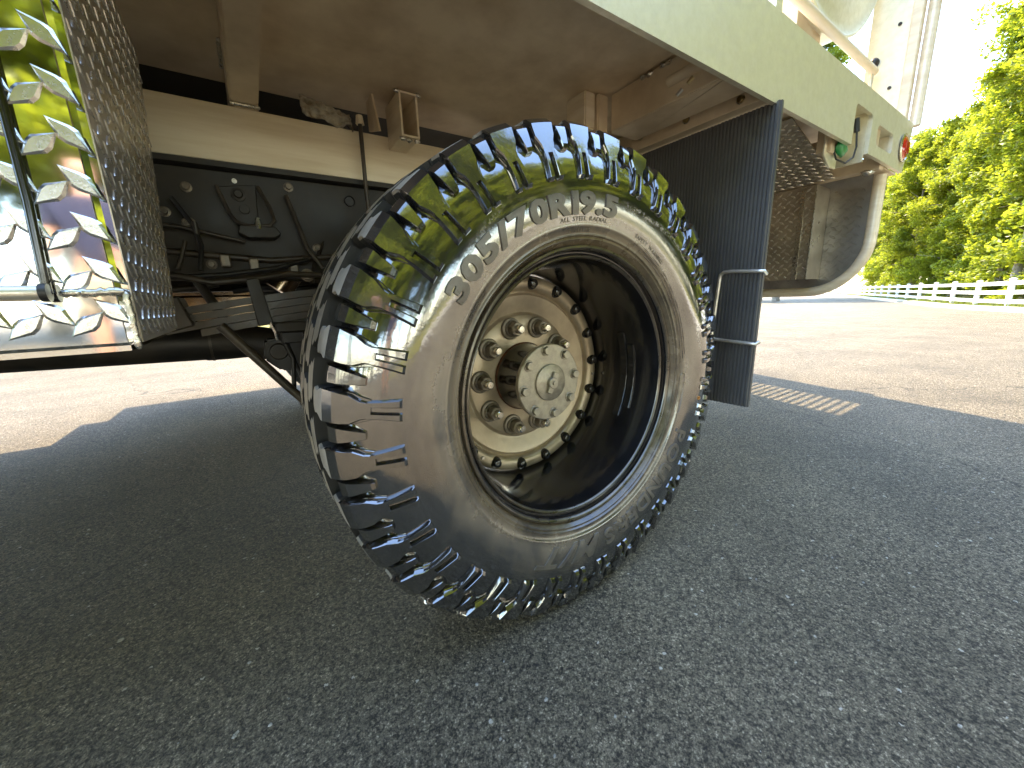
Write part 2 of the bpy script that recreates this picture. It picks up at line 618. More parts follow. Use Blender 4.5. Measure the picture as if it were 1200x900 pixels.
M['green'] = mk('green_plastic', (0.02, 0.26, 0.07), (0.015, 0.2, 0.05), 40, 0.35, 0.1)
M['reflect_metal'] = mk('warm_can_metal', (0.55, 0.36, 0.20), (0.40, 0.36, 0.32), 9, 0.25, 0.1, metal=1.0)  # silver metal with the orange it reflects mixed into the base colour
M['cloth'] = mk('torn_liner', (0.55, 0.52, 0.45), (0.22, 0.17, 0.11), 28, 0.8, 0.05, bump=0.4, bscale=90)
M['orange'] = mk('orange_mark', (0.6, 0.25, 0.03), (0.5, 0.2, 0.02), 50, 0.5)
M['white'] = mk('white_vinyl_fence', (0.80, 0.80, 0.78), (0.74, 0.74, 0.71), 3, 0.45, 0.05)
M['kerb'] = mk('pale_concrete', (0.62, 0.59, 0.52), (0.48, 0.45, 0.39), 4, 0.85, 0.05, bump=0.4, bscale=40)
M['grass'] = mk('grass_ground', (0.10, 0.14, 0.025), (0.26, 0.20, 0.05), 1.2, 0.9, 0.0, bump=0.5, bscale=30)
M['blade'] = leaf_mat('grass_blade', (0.11, 0.16, 0.025), (0.22, 0.19, 0.05), (0.22, 0.26, 0.04))
M['bark'] = mk('pale_bark', (0.20, 0.17, 0.13), (0.34, 0.30, 0.24), 9, 0.85, 0.05, bump=0.5, bscale=25, stretch=(1, 1, 0.35))
M['leafA'] = leaf_mat('leaf_fresh', (0.15, 0.20, 0.024), (0.21, 0.25, 0.03), (0.48, 0.54, 0.03))
M['leafB'] = leaf_mat('leaf_mid', (0.12, 0.17, 0.022), (0.18, 0.22, 0.026), (0.42, 0.46, 0.03))
M['gravel'] = mk('pale_chip', (0.42, 0.40, 0.36), (0.22, 0.21, 0.19), 300, 0.8)


# ------------------------------------------------------------------ setting: ground, kerb, grass
def gz(x):
    """the lot is level round the truck and falls gently away behind it"""
    t = max(0.0, min(x, 24.0) - 3.0)
    return -0.02 * (t - 1.2 * (1 - math.exp(-t / 1.2)))


def strip_ground(name, xs, ys, mat, dz=0.0, kind='structure'):
    vs = [(x, y, gz(x) + dz) for x in xs for y in ys]
    ny = len(ys)
    fs = [(i * ny + j, (i + 1) * ny + j, (i + 1) * ny + j + 1, i * ny + j + 1)
          for i in range(len(xs) - 1) for j in range(ny - 1)]
    o = link(name, mesh(name, vs, fs, mat))
    o['kind'] = kind
    return o


XS = [-400, -120, -40, -15, -6, 0, 3, 4, 5, 6.5, 8, 10, 13, 17, 21, 24, 30, 60, 140, 400]
ground = strip_ground('ground', XS, [-400, -120, -40, -12, -4, 0, 4, 12, 40, 120, 400], M['asphalt'])

F0 = Vector((22.39, 1.10))
FD = Vector((53.97, 20.52)).normalized()
FN = Vector((FD.y, -FD.x))           # away from the lot
# grass bank beyond the fence: a sheet in fence coordinates
gv, gf = [], []
us = [-26 + 4 * i for i in range(42)]
ws = [-0.55, 0.0, 1.0, 3.0, 8.0, 20.0, 60.0]
for u in us:
    for w in ws:
        q = F0 + FD * u + FN * w
        gv.append((q.x, q.y, gz(q.x) + 0.004 + (0.06 if w > -0.5 else 0.0) + 0.012 * max(0, w)))
nw = len(ws)
gf = [(i * nw + j, (i + 1) * nw + j, (i + 1) * nw + j + 1, i * nw + j + 1) for i in range(len(us) - 1) for j in range(nw - 1)]
tag(link('grass_verge', mesh('grass_verge', gv, gf, M['grass'])), kind='structure')
tag(link('lawn', mesh('lawn', [(-120, -120, 0.006), (120, -120, -.3), (120, -11.5, -.3), (24, -11.5, -.3), (3, -11.5, .006), (-120, -11.5, 0.006)],
                      [(0, 1, 2, 3, 4, 5)], M['grass'])), kind='structure')
tag(link('field', mesh('field', [(-160, 13.5, 0.006), (3, 13.5, 0.006), (3, 160, 0.006), (-160, 160, 0.006)],
                       [(0, 1, 2, 3)], M['grass'])), kind='structure')

# kerb along the fence, broken once at a gully
def kerb_piece(u0, u1):
    mb = MB()
    n = max(2, int((u1 - u0) / 3))
    sec = [(-1.05, 0.0), (-1.05, 0.09), (-1.0, 0.13), (-0.62, 0.13), (-0.58, 0.0)]
    vs = []
    for i in range(n + 1):
        u = u0 + (u1 - u0) * i / n
        for w, h in sec:
            q = F0 + FD * u + FN * w
            vs.append((q.x, q.y, gz(q.x) + h))
    m = len(sec)
    fs = [(i * m + j, i * m + (j + 1) % m, (i + 1) * m + (j + 1) % m, (i + 1) * m + j) for i in range(n) for j in range(m)]
    fs += [tuple(range(m)), tuple(range(n * m, n * m + m))]
    mb.add(vs, fs)
    return mb.build('kerb', M['kerb'])


for a, b in ((-22, 9.5), (11.2, 90)):
    tag(kerb_piece(a, b), kind='structure')

# loose chips on the asphalt near the wheel
cv, cf = [], []
for i in range(620):
    x = RND.uniform(-1.6, 2.4)
    y = RND.uniform(-0.55, 2.2)
    if hypot(x, y - 0.13) < 0.25:
        continue
    s = RND.uniform(0.0012, 0.0042) * (1.6 if RND.random() < 0.05 else 1)
    a = RND.uniform(0, 6.28)
    b = len(cv)
    for k in range(5):
        r = s * RND.uniform(0.7, 1.3)
        cv.append((x + r * cos(a + k * 1.257), y + r * 0.8 * sin(a + k * 1.257), -0.0005))
    for k in range(5):
        r = s * RND.uniform(0.3, 0.7)
        cv.append((x + r * cos(a + k * 1.257), y + r * 0.8 * sin(a + k * 1.257), s * RND.uniform(0.5, 0.9)))
    cf += [(b + k, b + (k + 1) % 5, b + 5 + (k + 1) % 5, b + 5 + k) for k in range(5)] + [tuple(b + 5 + k for k in range(5))]
tag(link('loose_gravel', mesh('loose_gravel', cv, cf, M['gravel'])),
    'pale stone chips scattered on the shaded asphalt by the wheel', 'gravel', kind='stuff')

# grass blades along the verge
bv, bf = [], []
for i in range(26000):
    u = RND.uniform(-14, 62)
    w = abs(RND.gauss(0, 1.6)) - 0.5
    q = F0 + FD * u + FN * w
    h = RND.uniform(0.06, 0.22)
    a = RND.uniform(0, 6.28)
    z = gz(q.x) + 0.03
    b = len(bv)
    ww = 0.018
    lean = RND.uniform(-0.08, 0.08)
    bv += [(q.x - ww * cos(a), q.y - ww * sin(a), z), (q.x + ww * cos(a), q.y + ww * sin(a), z),
           (q.x + lean * sin(a), q.y - lean * cos(a), z + h)]
    bf.append((b, b + 1, b + 2))
me = bpy.data.meshes.new('grass')
me.from_pydata(bv, [], bf)
me.materials.append(M['blade'])
tag(link('grass', me), 'yellow-green rough grass under the white fence', 'grass', kind='stuff')

# ------------------------------------------------------------------ fence
SP = 2.95
NP = 24
i0 = -4
fence = bpy.data.objects.new('ranch_fence', None)
COL.objects.link(fence)
fence.location = (F0.x, F0.y, gz(F0.x))
tag(fence, 'white three-rail fence along the kerb in front of the wood', 'fence')
HF = 1.0
pm = MB()
pm.box(-0.065, 0.065, -0.065, 0.065, -0.1, HF)
pm.add([(-.08, -.08, HF), (.08, -.08, HF), (.08, .08, HF), (-.08, .08, HF), (-.08, -.08, HF + .025), (.08, -.08, HF + .025),
        (.08, .08, HF + .025), (-.08, .08, HF + .025), (0, 0, HF + .07)],
       [(0, 1, 2, 3), (0, 1, 5, 4), (1, 2, 6, 5), (2, 3, 7, 6), (3, 0, 4, 7), (4, 5, 8), (5, 6, 8), (6, 7, 8), (7, 4, 8)])
pme = pm.mesh('post', M['white'])
az = atan2(FD.y, FD.x)
for i in range(i0, NP):
    q = F0 + FD * (SP * i)
    o = link('post', pme, fence, (q.x, q.y, gz(q.x) + 0.05), (0, 0, az))
    if i < NP - 1:
        q2 = F0 + FD * (SP * (i + 1))
        for h in (0.22, 0.55, 0.88):
            a = Vector((q.x, q.y, gz(q.x) + 0.05 + h))
            b = Vector((q2.x, q2.y, gz(q2.x) + 0.05 + h))
            n3 = Vector((FN.x, FN.y, 0)) * 0.02
            up = Vector((0, 0, 0.07))
            vs = [a - n3 - up, a + n3 - up, a + n3 + up, a - n3 + up, b - n3 - up, b + n3 - up, b + n3 + up, b - n3 + up]
            link('rail', mesh('rail', vs, [(0, 1, 2, 3), (4, 7, 6, 5), (0, 4, 5, 1), (1, 5, 6, 2), (2, 6, 7, 3), (3, 7, 4, 0)], M['white']), fence)


# ------------------------------------------------------------------ trees
def make_tree(seed, h, crown_lo, spread, nleaf, leafsize):
    R = random.Random(seed)
    mb = MB()
    top = Vector((R.uniform(-.4, .4), R.uniform(-.4, .4), h * 0.93))
    npt = 9
    pts = []
    for i in range(npt):
        t = i / (npt - 1)
        pts.append(Vector((top.x * t + 0.25 * sin(3 * t + seed), top.y * t + 0.25 * cos(2.3 * t + seed) - 0.25 * cos(seed), -0.3 + (h * 0.93 + 0.3) * t)))
    r0 = 0.010 * h
    mb.tube(pts, [r0 * (1 - 0.92 * (i / (npt - 1)) ** 0.8) * (1.35 if i == 0 else 1) for i in range(npt)], 8)
    clumps = []
    nb = int(h * 2.6)
    for b in range(nb):
        t = crown_lo + (0.97 - crown_lo) * (b + R.random()) / nb
        i = min(int(t * (npt - 1)), npt - 2)
        p = pts[i].lerp(pts[i + 1], t * (npt - 1) - i)
        prof = (sin(pi * min(1, (t - crown_lo) / (1 - crown_lo) * 0.78 + 0.22))) ** 0.7
        ln = spread * prof * R.uniform(0.55, 1.2)
        a = b * 2.4 + R.uniform(-.4, .4)
        rise = R.uniform(0.05, 0.65) * ln
        e = p + Vector((cos(a) * ln, sin(a) * ln, rise))
        m = p.lerp(e, 0.5) + Vector((0, 0, 0.12 * ln))
        rb = max(0.012, r0 * 0.36 * (1 - t) + 0.012)
        mb.tube([p, m, e], [rb, rb * 0.6, rb * 0.2], 5)
        for k in range(4):
            q = p.lerp(e, R.uniform(0.3, 1.08)) + Vector([R.gauss(0, .28) for _ in range(3)])
            clumps.append((q, R.uniform(0.35, 0.75)))
    clumps.append((pts[-1], 0.7))
    tm = mb.mesh('trunk', M['bark'], smooth=60)
    vs, fs = [], []
    for i in range(nleaf):
        c, rr = clumps[R.randrange(len(clumps))]
        d = Vector((R.gauss(0, 1), R.gauss(0, 1), R.gauss(0, 0.55)))
        d = d.normalized() * rr * R.random() ** 0.4
        p = c + d
        u = Vector((R.gauss(0, 1), R.gauss(0, 1), R.gauss(-0.3, 0.5))).normalized()
        w = u.cross(Vector((R.gauss(0, .5), R.gauss(0, .5), 1))).normalized()
        s = leafsize * R.uniform(0.6, 1.3)
        b = len(vs)
        n_ = u.cross(w) * s * 0.12
        vs += [p - u * s * 0.5, p + w * s * 0.32 + n_, p + u * s * 0.6, p - w * s * 0.32 + n_]
        fs.append((b, b + 1, b + 2, b + 3))
    cm = bpy.data.meshes.new('crown')
    cm.from_pydata([tuple(v) for v in vs], [], fs)
    cm.materials.append(M['leafA'] if seed % 2 else M['leafB'])
    return tm, cm


VAR = [make_tree(11, 15.5, 0.17, 2.3, 30000, 0.20), make_tree(12, 17.5, 0.20, 2.6, 32000, 0.21),
       make_tree(13, 13.5, 0.13, 2.4, 26000, 0.19), make_tree(15, 17.0, 0.26, 2.1, 28000, 0.20)]
UND = make_tree(21, 4.2, 0.02, 1.5, 5200, 0.22)


def tree(var, x, y, rz, sc, label, group, z=None):
    e = bpy.data.objects.new('broadleaf_tree', None)
    COL.objects.link(e)
    e.location = (x, y, (gz(x) if z is None else z) + 0.05)
    e.rotation_euler = (0, 0, rz)
    e.scale = (sc, sc, sc)
    tag(e, label, 'tree', group)
    for nm, me in (('trunk', var[0]), ('crown', var[1])):
        o = bpy.data.objects.new(nm, me)
        COL.objects.link(o)
        o.parent = e
    return e


LW = 'slender tree with bright yellow-green leaves in the wood behind the white fence'
GW = 'trees of the wood behind the fence'
TR = random.Random(3)
k = 0
for row, (off, n, du) in enumerate(((3.2, 26, 2.5), (6.2, 24, 2.8), (10.0, 22, 3.2), (15.0, 20, 3.8))):
    for i in range(n):
        u = -10 + i * du + TR.uniform(-.8, .8)
        q = F0 + FD * u + FN * (off + TR.uniform(-.9, .9))
        kd = TR.randrange(4)
        tree(VAR[kd], q.x, q.y, TR.uniform(0, 6.28), TR.uniform(0.82, 1.08),
             ('narrow', 'broad', 'short bushy', 'high-crowned')[kd] + ' yellow-green tree ' +
             ('in the front row right behind the white fence', 'in the second row behind the white fence', 'deep in the wood behind the white fence',
              'at the back of the wood behind the white fence')[row], GW)
for i in range(11):
    u = -9 + i * 5.3 + TR.uniform(-1, 1)
    q = F0 + FD * u + FN * (2.3 + TR.uniform(-.4, .9))
    e = tree(UND, q.x, q.y, TR.uniform(0, 6.28), TR.uniform(0.7, 1.15),
             'low bushy sapling at the edge of the wood behind the white fence', 'saplings behind the fence')
for i, (an, dist, sc_) in enumerate(((22.0, 44, 1.45), (23.5, 46, 1.5), (25.0, 43, 1.5), (26.5, 46, 1.5), (28.0, 44, 1.45), (24.2, 52, 1.6))):
    tree(VAR[(1, 3, 0, 1, 3)[i % 5]], CAM.x + dist * cos(radians(an)), CAM.y + dist * sin(radians(an)), TR.uniform(0, 6.28), sc_,
         'tall yellow-green tree seen through the gap above the bed side rail', 'trees seen above the truck bed')
for row, (yy, n, dx) in enumerate(((-12.8, 26, 2.35), (-17.5, 22, 2.9))):
    for i in range(n):
        tree(VAR[TR.randrange(4)], -30 + i * dx + TR.uniform(-1, 1), yy + TR.uniform(-1.0, 1.0), TR.uniform(0, 6.28), TR.uniform(1.0, 1.28),
             'tree across the lot mirrored in the wet tyre and the toolbox', 'trees mirrored in the tyre', z=-0.05)
for i in range(16):
    tree(VAR[TR.randrange(4)], -24 + i * 2.6 + TR.uniform(-.8, .8), 27 + TR.uniform(-2, 2), TR.uniform(0, 6.28), TR.uniform(0.75, 1.0),
         'tree on the far side of the lot glimpsed under the truck frame', 'trees glimpsed under the truck')
for i in range(14):
    tree(UND, -22 + i * 2.6 + TR.uniform(-.8, .8), 24 + TR.uniform(-1.5, 1), TR.uniform(0, 6.28), TR.uniform(0.8, 1.2),
         'low bush on the far side of the lot glimpsed under the truck frame', 'bushes glimpsed under the truck')

# ------------------------------------------------------------------ truck
truck = bpy.data.objects.new('flatbed_truck', None)
COL.objects.link(truck)
truck.location = (0, 1.2, 0)
tag(truck, 'aluminium flatbed service truck with a wet black mud-terrain rear wheel and diamond plate toolbox', 'truck')
WY = 2.4          # far side of the bed

# ---- tyre carcass
PROF = [(.258, .022), (.264, .012), (.270, .003), (.2755, -.004), (.2775, -.0075), (.2795, -.0075), (.2815, -.0070), (.2835, -.0105), (.2855, -.0105),
        (.2875, -.0105), (.296, -.0150), (.298, -.0168), (.300, -.0168), (.303, -.0172), (.315, -.0205), (.330, -.0232), (.345, -.0244), (.358, -.0243),
        (.372, -.0228), (.385, -.0202), (.398, -.0166), (.408, -.0130), (.416, -.0090), (.424, -.0040), (.431, .003), (.436, .013), (.4385, .026),
        (.4395, .040), (.4400, .055), (.4405, .095), (.441, .135)]
prof = PROF + [(r, .27 - y) for r, y in reversed(PROF[:-1])]


def base_y(r):
    """outer sidewall y at radius r"""
    for (r0, y0), (r1, y1) in zip(PROF[:-4], PROF[1:-3]):
        if r0 <= r <= r1:
            return y0 + (y1 - y0) * (r - r0) / (r1 - r0)
    return PROF[-4][1]


def squash(v):
    """flatten against the ground (local wheel coordinates)"""
    lim = 0.0015 - ZC
    if v.z < lim:
        d = lim - v.z
        v.z = lim
        if v.y < 0.03:
            v.y -= d * 0.35
    return v


mb = MB().lathe(prof, 240)
mb.v = [squash(v) for v in mb.v]
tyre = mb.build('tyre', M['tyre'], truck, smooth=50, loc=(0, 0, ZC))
tyre['label'] = 'wet black mud-terrain tyre with chunky shoulder lugs and raised size lettering'


def pol(r, y, deg):
    a = radians(deg)
    return Vector((r * cos(a), y, r * sin(a)))


def strip(mb, st, draft=0.35, ch=0.16, cap=True):
    """st: list of (base(r,y), top(r,y), a0, a1) in degrees -> raised bar with chamfered edges"""
    rings = []
    for (br, by), (tr, ty), a0, a1 in st:
        def mix(t):
            return br + (tr - br) * t, by + (ty - by) * t
        lo = mix(0.86)
        c = min(ch, (a1 - a0) * 0.3)
        rings.append([pol(br, by, a0 - draft), pol(*lo, a0), pol(tr, ty, a0 + c), pol(tr, ty, a0 + (a1 - a0) * .35), pol(tr, ty, a0 + (a1 - a0) * .65),
                      pol(tr, ty, a1 - c), pol(*lo, a1), pol(br, by, a1 + draft)])
    m = 8
    vs = [v for r in rings for v in r]
    fs = [(i * m + j, i * m + j + 1, (i + 1) * m + j + 1, (i + 1) * m + j) for i in range(len(rings) - 1) for j in range(m - 1)]
    fs += [tuple(range(m)), tuple(range((len(rings) - 1) * m, len(rings) * m))]
    mb.add(vs, fs)


T = [((.4380, .055), (.4655, .052)), ((.4375, .034), (.4648, .032)), ((.4350, .018), (.4632, .011)), ((.4340, .0150), (.4622, .0055)), ((.4290, .010), (.4530, -.0070)),
     ((.4260, .006), (.4450, -.0098)), ((.4200, -.0005), (.4345, -.0130)), ((.4120, -.0065), (.4220, -.0168)), ((.4045, -.0120), (.4085, -.0208))]
# shoulder lug: tread face + side face + two inner prongs
mb = MB()
ins = lambda s, d: ((s[0][0], s[0][1] + 0.0006), (s[1][0] - (s[1][0] - s[0][0]) * d, s[1][1] + (s[0][1] - s[1][1]) * d))
strip(mb, [(T[0][0], T[0][1], .9, 3.6), ((.4379, .050), (.4654, .047), .3, 4.3), ((.4378, .044), (.4652, .042), .0, 4.7), (T[1][0], T[1][1], .5, 4.4),
           ((.4362, .024), (.4642, .022), .2, 4.6), (T[2][0], T[2][1], -.35, 5.1), (T[3][0], T[3][1], -.35, 5.15), (T[4][0], T[4][1], -.15, 5.3), (T[5][0], T[5][1], .15, 5.5),
           (T[6][0], T[6][1], .45, 5.6), (T[7][0], T[7][1], 1.45, 4.9), (T[8][0], T[8][1], 1.9, 4.75)], draft=.30)
# stepped corner facets beside the lug foot
strip(mb, [ins(((.4240, .0040), (.4410, -.0110)), .42) + (.05, 1.3), ins(T[6], .42) + (.15, 1.5), ins(T[7], .45) + (.8, 2.2), ins(T[8], .5) + (1.3, 2.4)], draft=.15, ch=.1)
strip(mb, [ins(((.4240, .0040), (.4410, -.0110)), .42) + (4.6, 5.85), ins(T[6], .42) + (4.6, 5.9), ins(T[7], .45) + (4.1, 5.5), ins(T[8], .5) + (4.0, 5.2)], draft=.15, ch=.1)
PR = [((.4110, -.0070), (.4140, -.0192)), ((.4000, -.0130), (.4000, -.0238)), ((.3850, -.0185), (.3850, -.0276)), ((.3725, -.0215), (.3735, -.0300)), ((.3670, -.0225), (.3685, -.0262))]
strip(mb, [PR[0] + (1.75, 2.70), PR[1] + (1.65, 2.70), PR[2] + (1.5, 2.75), PR[3] + (1.35, 2.8), PR[4] + (1.3, 2.8)], draft=.38, ch=.1)
strip(mb, [PR[0] + (3.80, 4.85), PR[1] + (3.95, 5.0), PR[2] + (4.15, 5.3), PR[3] + (4.3, 5.6), PR[4] + (4.35, 5.65)], draft=.38, ch=.1)
lug_me = mb.mesh('shoulder_lug', M['lug'], smooth=16)
lug_me.materials.append(M['tread'])
M['flank'] = mk('groove_rubber', (0.008, 0.008, 0.008), (0.020, 0.018, 0.015), 30, 0.6, 0.1)
lug_me.materials.append(M['flank'])
for pg in lug_me.polygons:                      # the tread face is dry and dusty, the side face wet
    cr_ = hypot(pg.center.x, pg.center.z)
    rad = Vector((pg.center.x, 0, pg.center.z)).normalized()
    if cr_ > .4610 and pg.center.y > .0075:
        pg.material_index = 1
    elif pg.center.y > .012 and abs(pg.normal.dot(rad)) < .5:
        pg.material_index = 2
# narrow bar in the groove
mb = MB()
inb = lambda s, d: ((s[0][0] - .001, s[0][1] + .001), (s[0][0] + (s[1][0] - s[0][0]) * d, s[0][1] + (s[1][1] - s[0][1]) * d))
strip(mb, [inb(T[1], .66) + (5.9, 8.7), inb(T[2], .74) + (5.9, 8.8), inb(T[3], .77) + (5.95, 8.85), inb(T[4], .82) + (6.15, 8.9), inb(T[5], .86) + (6.4, 8.9),
           inb(T[6], .88) + (6.7, 8.85), inb(T[7], .90) + (7.1, 8.75), (((.4120, -.0095), (.4150, -.0160)) + (7.35, 8.7))], draft=.22, ch=.12)
bar_me = mb.mesh('groove_bar', M['lug'], smooth=16)



def dusty_tops(me):
    """only the running faces carry dust; the block flanks stay black"""
    me.materials.append(M['flank'])
    for pg in me.polygons:
        c = Vector((pg.center.x, 0, pg.center.z)).normalized()
        if abs(pg.normal.dot(c)) < .80:
            pg.material_index = 1
    return me


def tread_row(y0, y1, a0, a1, sk, wav):
    mb = MB()
    st = []
    for i in range(5):
        t = i / 4
        y = y0 + (y1 - y0) * t
        rr = .4655 + .0035 * (1 - abs(y - .135) / .09)
        w = wav * (1 if i % 2 else -1)
        st.append(((.437, y), (rr, y), a0 + sk * t + w, a1 + sk * t + w))
    strip(mb, st, draft=.3, ch=.2)
    return dusty_tops(mb.mesh('tread_block', M['tread'], smooth=16))


rows = [(tread_row(.060, .094, .6, 7.4, 1.5, .35), 5.2), (tread_row(.099, .132, .4, 7.6, -1.2, .35), 0.4),
        (tread_row(.138, .171, .4, 7.6, 1.2, -.35), 5.0), (tread_row(.176, .210, .6, 7.4, -1.5, -.35), 0.0)]
mb = MB()
strip(mb, [(((.438, .216), (.4655, .218)) + (1.0, 6.0)), (((.4375, .236), (.4648, .238)) + (.6, 6.4)), (((.435, .252), (.4625, .259)) + (.6, 6.4)),
           (((.430, .261), (.4580, .2700)) + (.8, 6.2)), (((.420, .2735), (.4345, .2822)) + (1.0, 6.0)), (((.4045, .2865), (.4085, .2946)) + (2.0, 5.0))], draft=.4)
inner_me = dusty_tops(mb.mesh('tread_block', M['tread'], smooth=16))


def on_wheel(name, me, parent, deg):
    """a piece at wheel angle deg; those under the axle are pressed flat on the asphalt"""
    a = radians(deg)
    rotm = Matrix.Rotation(-a, 3, 'Y')
    lowest = min((rotm @ v.co).z for v in me.vertices)
    if lowest < 0.0015 - ZC:
        me = me.copy()
        inv = rotm.inverted()
        for v in me.vertices:
            v.co = inv @ squash(rotm @ v.co)
    return link(name, me, parent, (0, 0, 0), (0, -a, 0))


PH = 170.6
for i in range(36):
    d = PH + 10 * i
    on_wheel('shoulder_lug', lug_me, tyre, d)
    on_wheel('groove_bar', bar_me, tyre, d)
    on_wheel('inner_shoulder_lug', inner_me, tyre, d + 3)
    for me, ph in rows:
        on_wheel('tread_block', me, tyre, d + ph)

# ---- sidewall lettering, each character moulded onto the rubber
_glyph = {}


def glyph(ch, bold, outline=False):
    key = (ch, bold)
    if key not in _glyph:
        cu = bpy.data.curves.new('glyph', 'FONT')
        cu.body = ch
        cu.size = 1.0
        cu.extrude = 0.5
        cu.offset = bold
        cu.resolution_u = 3
        ob = bpy.data.objects.new('glyph', cu)
        COL.objects.link(ob)
        bpy.context.view_layer.update()
        me = bpy.data.meshes.new_from_object(ob.evaluated_get(bpy.context.evaluated_depsgraph_get()))
        bpy.data.objects.remove(ob)
        bpy.data.curves.remove(cu)
        xs = [v.co.x for v in me.vertices]
        ys = [v.co.y for v in me.vertices]
        _glyph[key] = (me, min(xs), max(xs), min(ys), max(ys))
    return _glyph[key]


def arc_text(txt, deg0, deg1, r0, r1, depth, name='raised_letter', bold=0.012, gap=0.10, shear=0.0, mat='letter', big=True):
    """characters run clockwise (decreasing angle) with their tops outward"""
    G = [None if c == ' ' else glyph(c, bold) for c in txt]
    H = 0.73
    W = [0.38 if g is None else (g[2] - g[1]) for g in G]
    tot = sum(W) + gap * (len(txt) - 1)
    sc = (deg0 - deg1) / tot
    rm = (r0 + r1) / 2
    x = 0.0
    for c, g, w in zip(txt, G, W):
        if g is not None:
            me, xa, xb, ya, yb = g
            me2 = me.copy()
            me2.name = name
            # subdivide long straight edges so the letter follows the curved wall
            bm = bmesh.new()
            bm.from_mesh(me2)
            bmesh.ops.triangulate(bm, faces=bm.faces)
            for _ in range(4 if big else 1):
                ed = [e for e in bm.edges if e.calc_length() > 0.13]
                if not ed:
                    break
                bmesh.ops.subdivide_edges(bm, edges=ed, cuts=1)
                bmesh.ops.triangulate(bm, faces=bm.faces)
            bmesh.ops.remove_doubles(bm, verts=bm.verts, dist=1e-5)
            for v in bm.verts:
                hgt = v.co.y / H
                r = r0 + (r1 - r0) * hgt
                ang = deg0 - (x + v.co.x - xa + shear * (hgt - .5)) * sc
                off = -depth if v.co.z > 0 else 0.0012
                v.co = squash(pol(r, base_y(r) + off, ang))
            bmesh.ops.recalc_face_normals(bm, faces=bm.faces)
            bm.to_mesh(me2)
            bm.free()
            me2.materials.clear()
            me2.materials.append(M[mat])
            sharp(me2, 30)
            link(name, me2, tyre)
        x += w + gap


arc_text('305/70R19.5', 147.0, 81.0, .317, .350, .0024, bold=0.05, gap=.045)
arc_text('POUNDERS', -25.5, -83.5, .312, .345, .0022, bold=0.022, gap=.12)
arc_text('M/T', -88.5, -114.5, .308, .348, .0022, bold=0.022, gap=.10, shear=.3)
arc_text('ALL STEEL RADIAL', 104.5, 84.0, .3055, .3125, .0007, 'small_letter', bold=0.004, big=False)
arc_text('TUBELESS', 101.0, 91.0, .2885, .2945, .0007, 'small_letter', bold=0.004, big=False)
arc_text('SAFETY WARNING', 69.0, 51.0, .3055, .3120, .0007, 'small_letter', bold=0.004, big=False)
arc_text('MAX LOAD SINGLE', 158.0, 139.0, .2885, .2945, .0007, 'small_letter', bold=0.004, big=False)
# moulded ring lines and the warning-text lines as fine raised ribs
for rr, a0, a1 in ((.3010, 66, 8), (.2965, 66, 6), (.2915, 64, 4)):
    mb = MB()
    pts = [pol(rr, base_y(rr) - .0001, a0 + (a1 - a0) * i / 40) for i in range(41)]
    mb.tube(pts, [.0008 * (1.25 if (i * 7919) % 5 < 3 else .55) for i in range(41)], 5)
    mb.build('moulded_line', M['lug'], tyre)
mb = MB()
lo, hi, a0, a1 = .292, .3035, -2, -18
ring = []
for i in range(13):
    ring.append((hi, a0 + (a1 - a0) * i / 12))
for i in range(7):
    t = pi * i / 6
    ring.append(((lo + hi) / 2 + (hi - lo) / 2 * cos(t), a1 - 1.1 * sin(t)))
for i in range(13):
    ring.append((lo, a1 + (a0 - a1) * i / 12))
for i in range(8):
    t = pi * i / 7
    ring.append(((lo + hi) / 2 - (hi - lo) / 2 * cos(t), a0 + 1.1 * sin(t)))
mb.tube([pol(r, base_y(r) - .0003, a) for r, a in ring], .0007, 5)
mb.build('moulded_frame', M['lug'], tyre)
mb = MB()
mb.tube([pol(.366 + .0045 * cos(t * pi / 8), base_y(.366) - .0004, -11.5 + .55 * sin(t * pi / 8)) for t in range(17)], .0012, 5)
mb.build('orange_mark', M['orange'], tyre)

# ---- rim
RP = [(.252, .030), (.2665, .016), (.2695, .008), (.2692, .002), (.2672, -.0022), (.2640, -.0030), (.2615, -.0012), (.2602, .003)]
rim = MB().lathe(RP, 160).build('wheel_rim', M['rimlip'], truck, smooth=45, loc=(0, 0, ZC))
rim['label'] = 'deep dish black steel wheel rim with dusty bronze face'
MB().lathe([(.2602, .003), (.2592, .008), (.2580, .0135), (.2560, .0140), (.2536, .0120)], 128).build('lip_groove', M['rim'], rim, smooth=40)
MB().lathe([(.2536, .0120), (.2520, .0098), (.2500, .0092), (.2482, .0105), (.2472, .0140)], 128).build('inner_lip', M['rimlip'], rim, smooth=40)
MB().lathe([(.2472, .0140), (.2462, .019), (.2425, .030), (.2400, .060), (.2375, .075), (.2372, .110), (.2350, .130), (.2345, .190), (.2340, .240), (.246, .262), (.262, .268)], 128).build('rim_barrel', M['rim'], rim, smooth=40)
DP = [(.060, .226), (.0765, .210), (.080, .2055), (.110, .2050), (.141, .2055), (.1445, .2075), (.1465, .2110), (.1500, .2125), (.158, .2100), (.176, .2030), (.187, .2000), (.1900, .2015),
      (.1920, .2050), (.1955, .2060), (.1975, .2010), (.2010, .1955), (.2070, .1920), (.2150, .1910), (.2230, .1925), (.2285, .1965), (.2315, .2040), (.2335, .2200)]
MB().lathe(DP, 128).build('wheel_disc', M['disc'], rim, smooth=40)
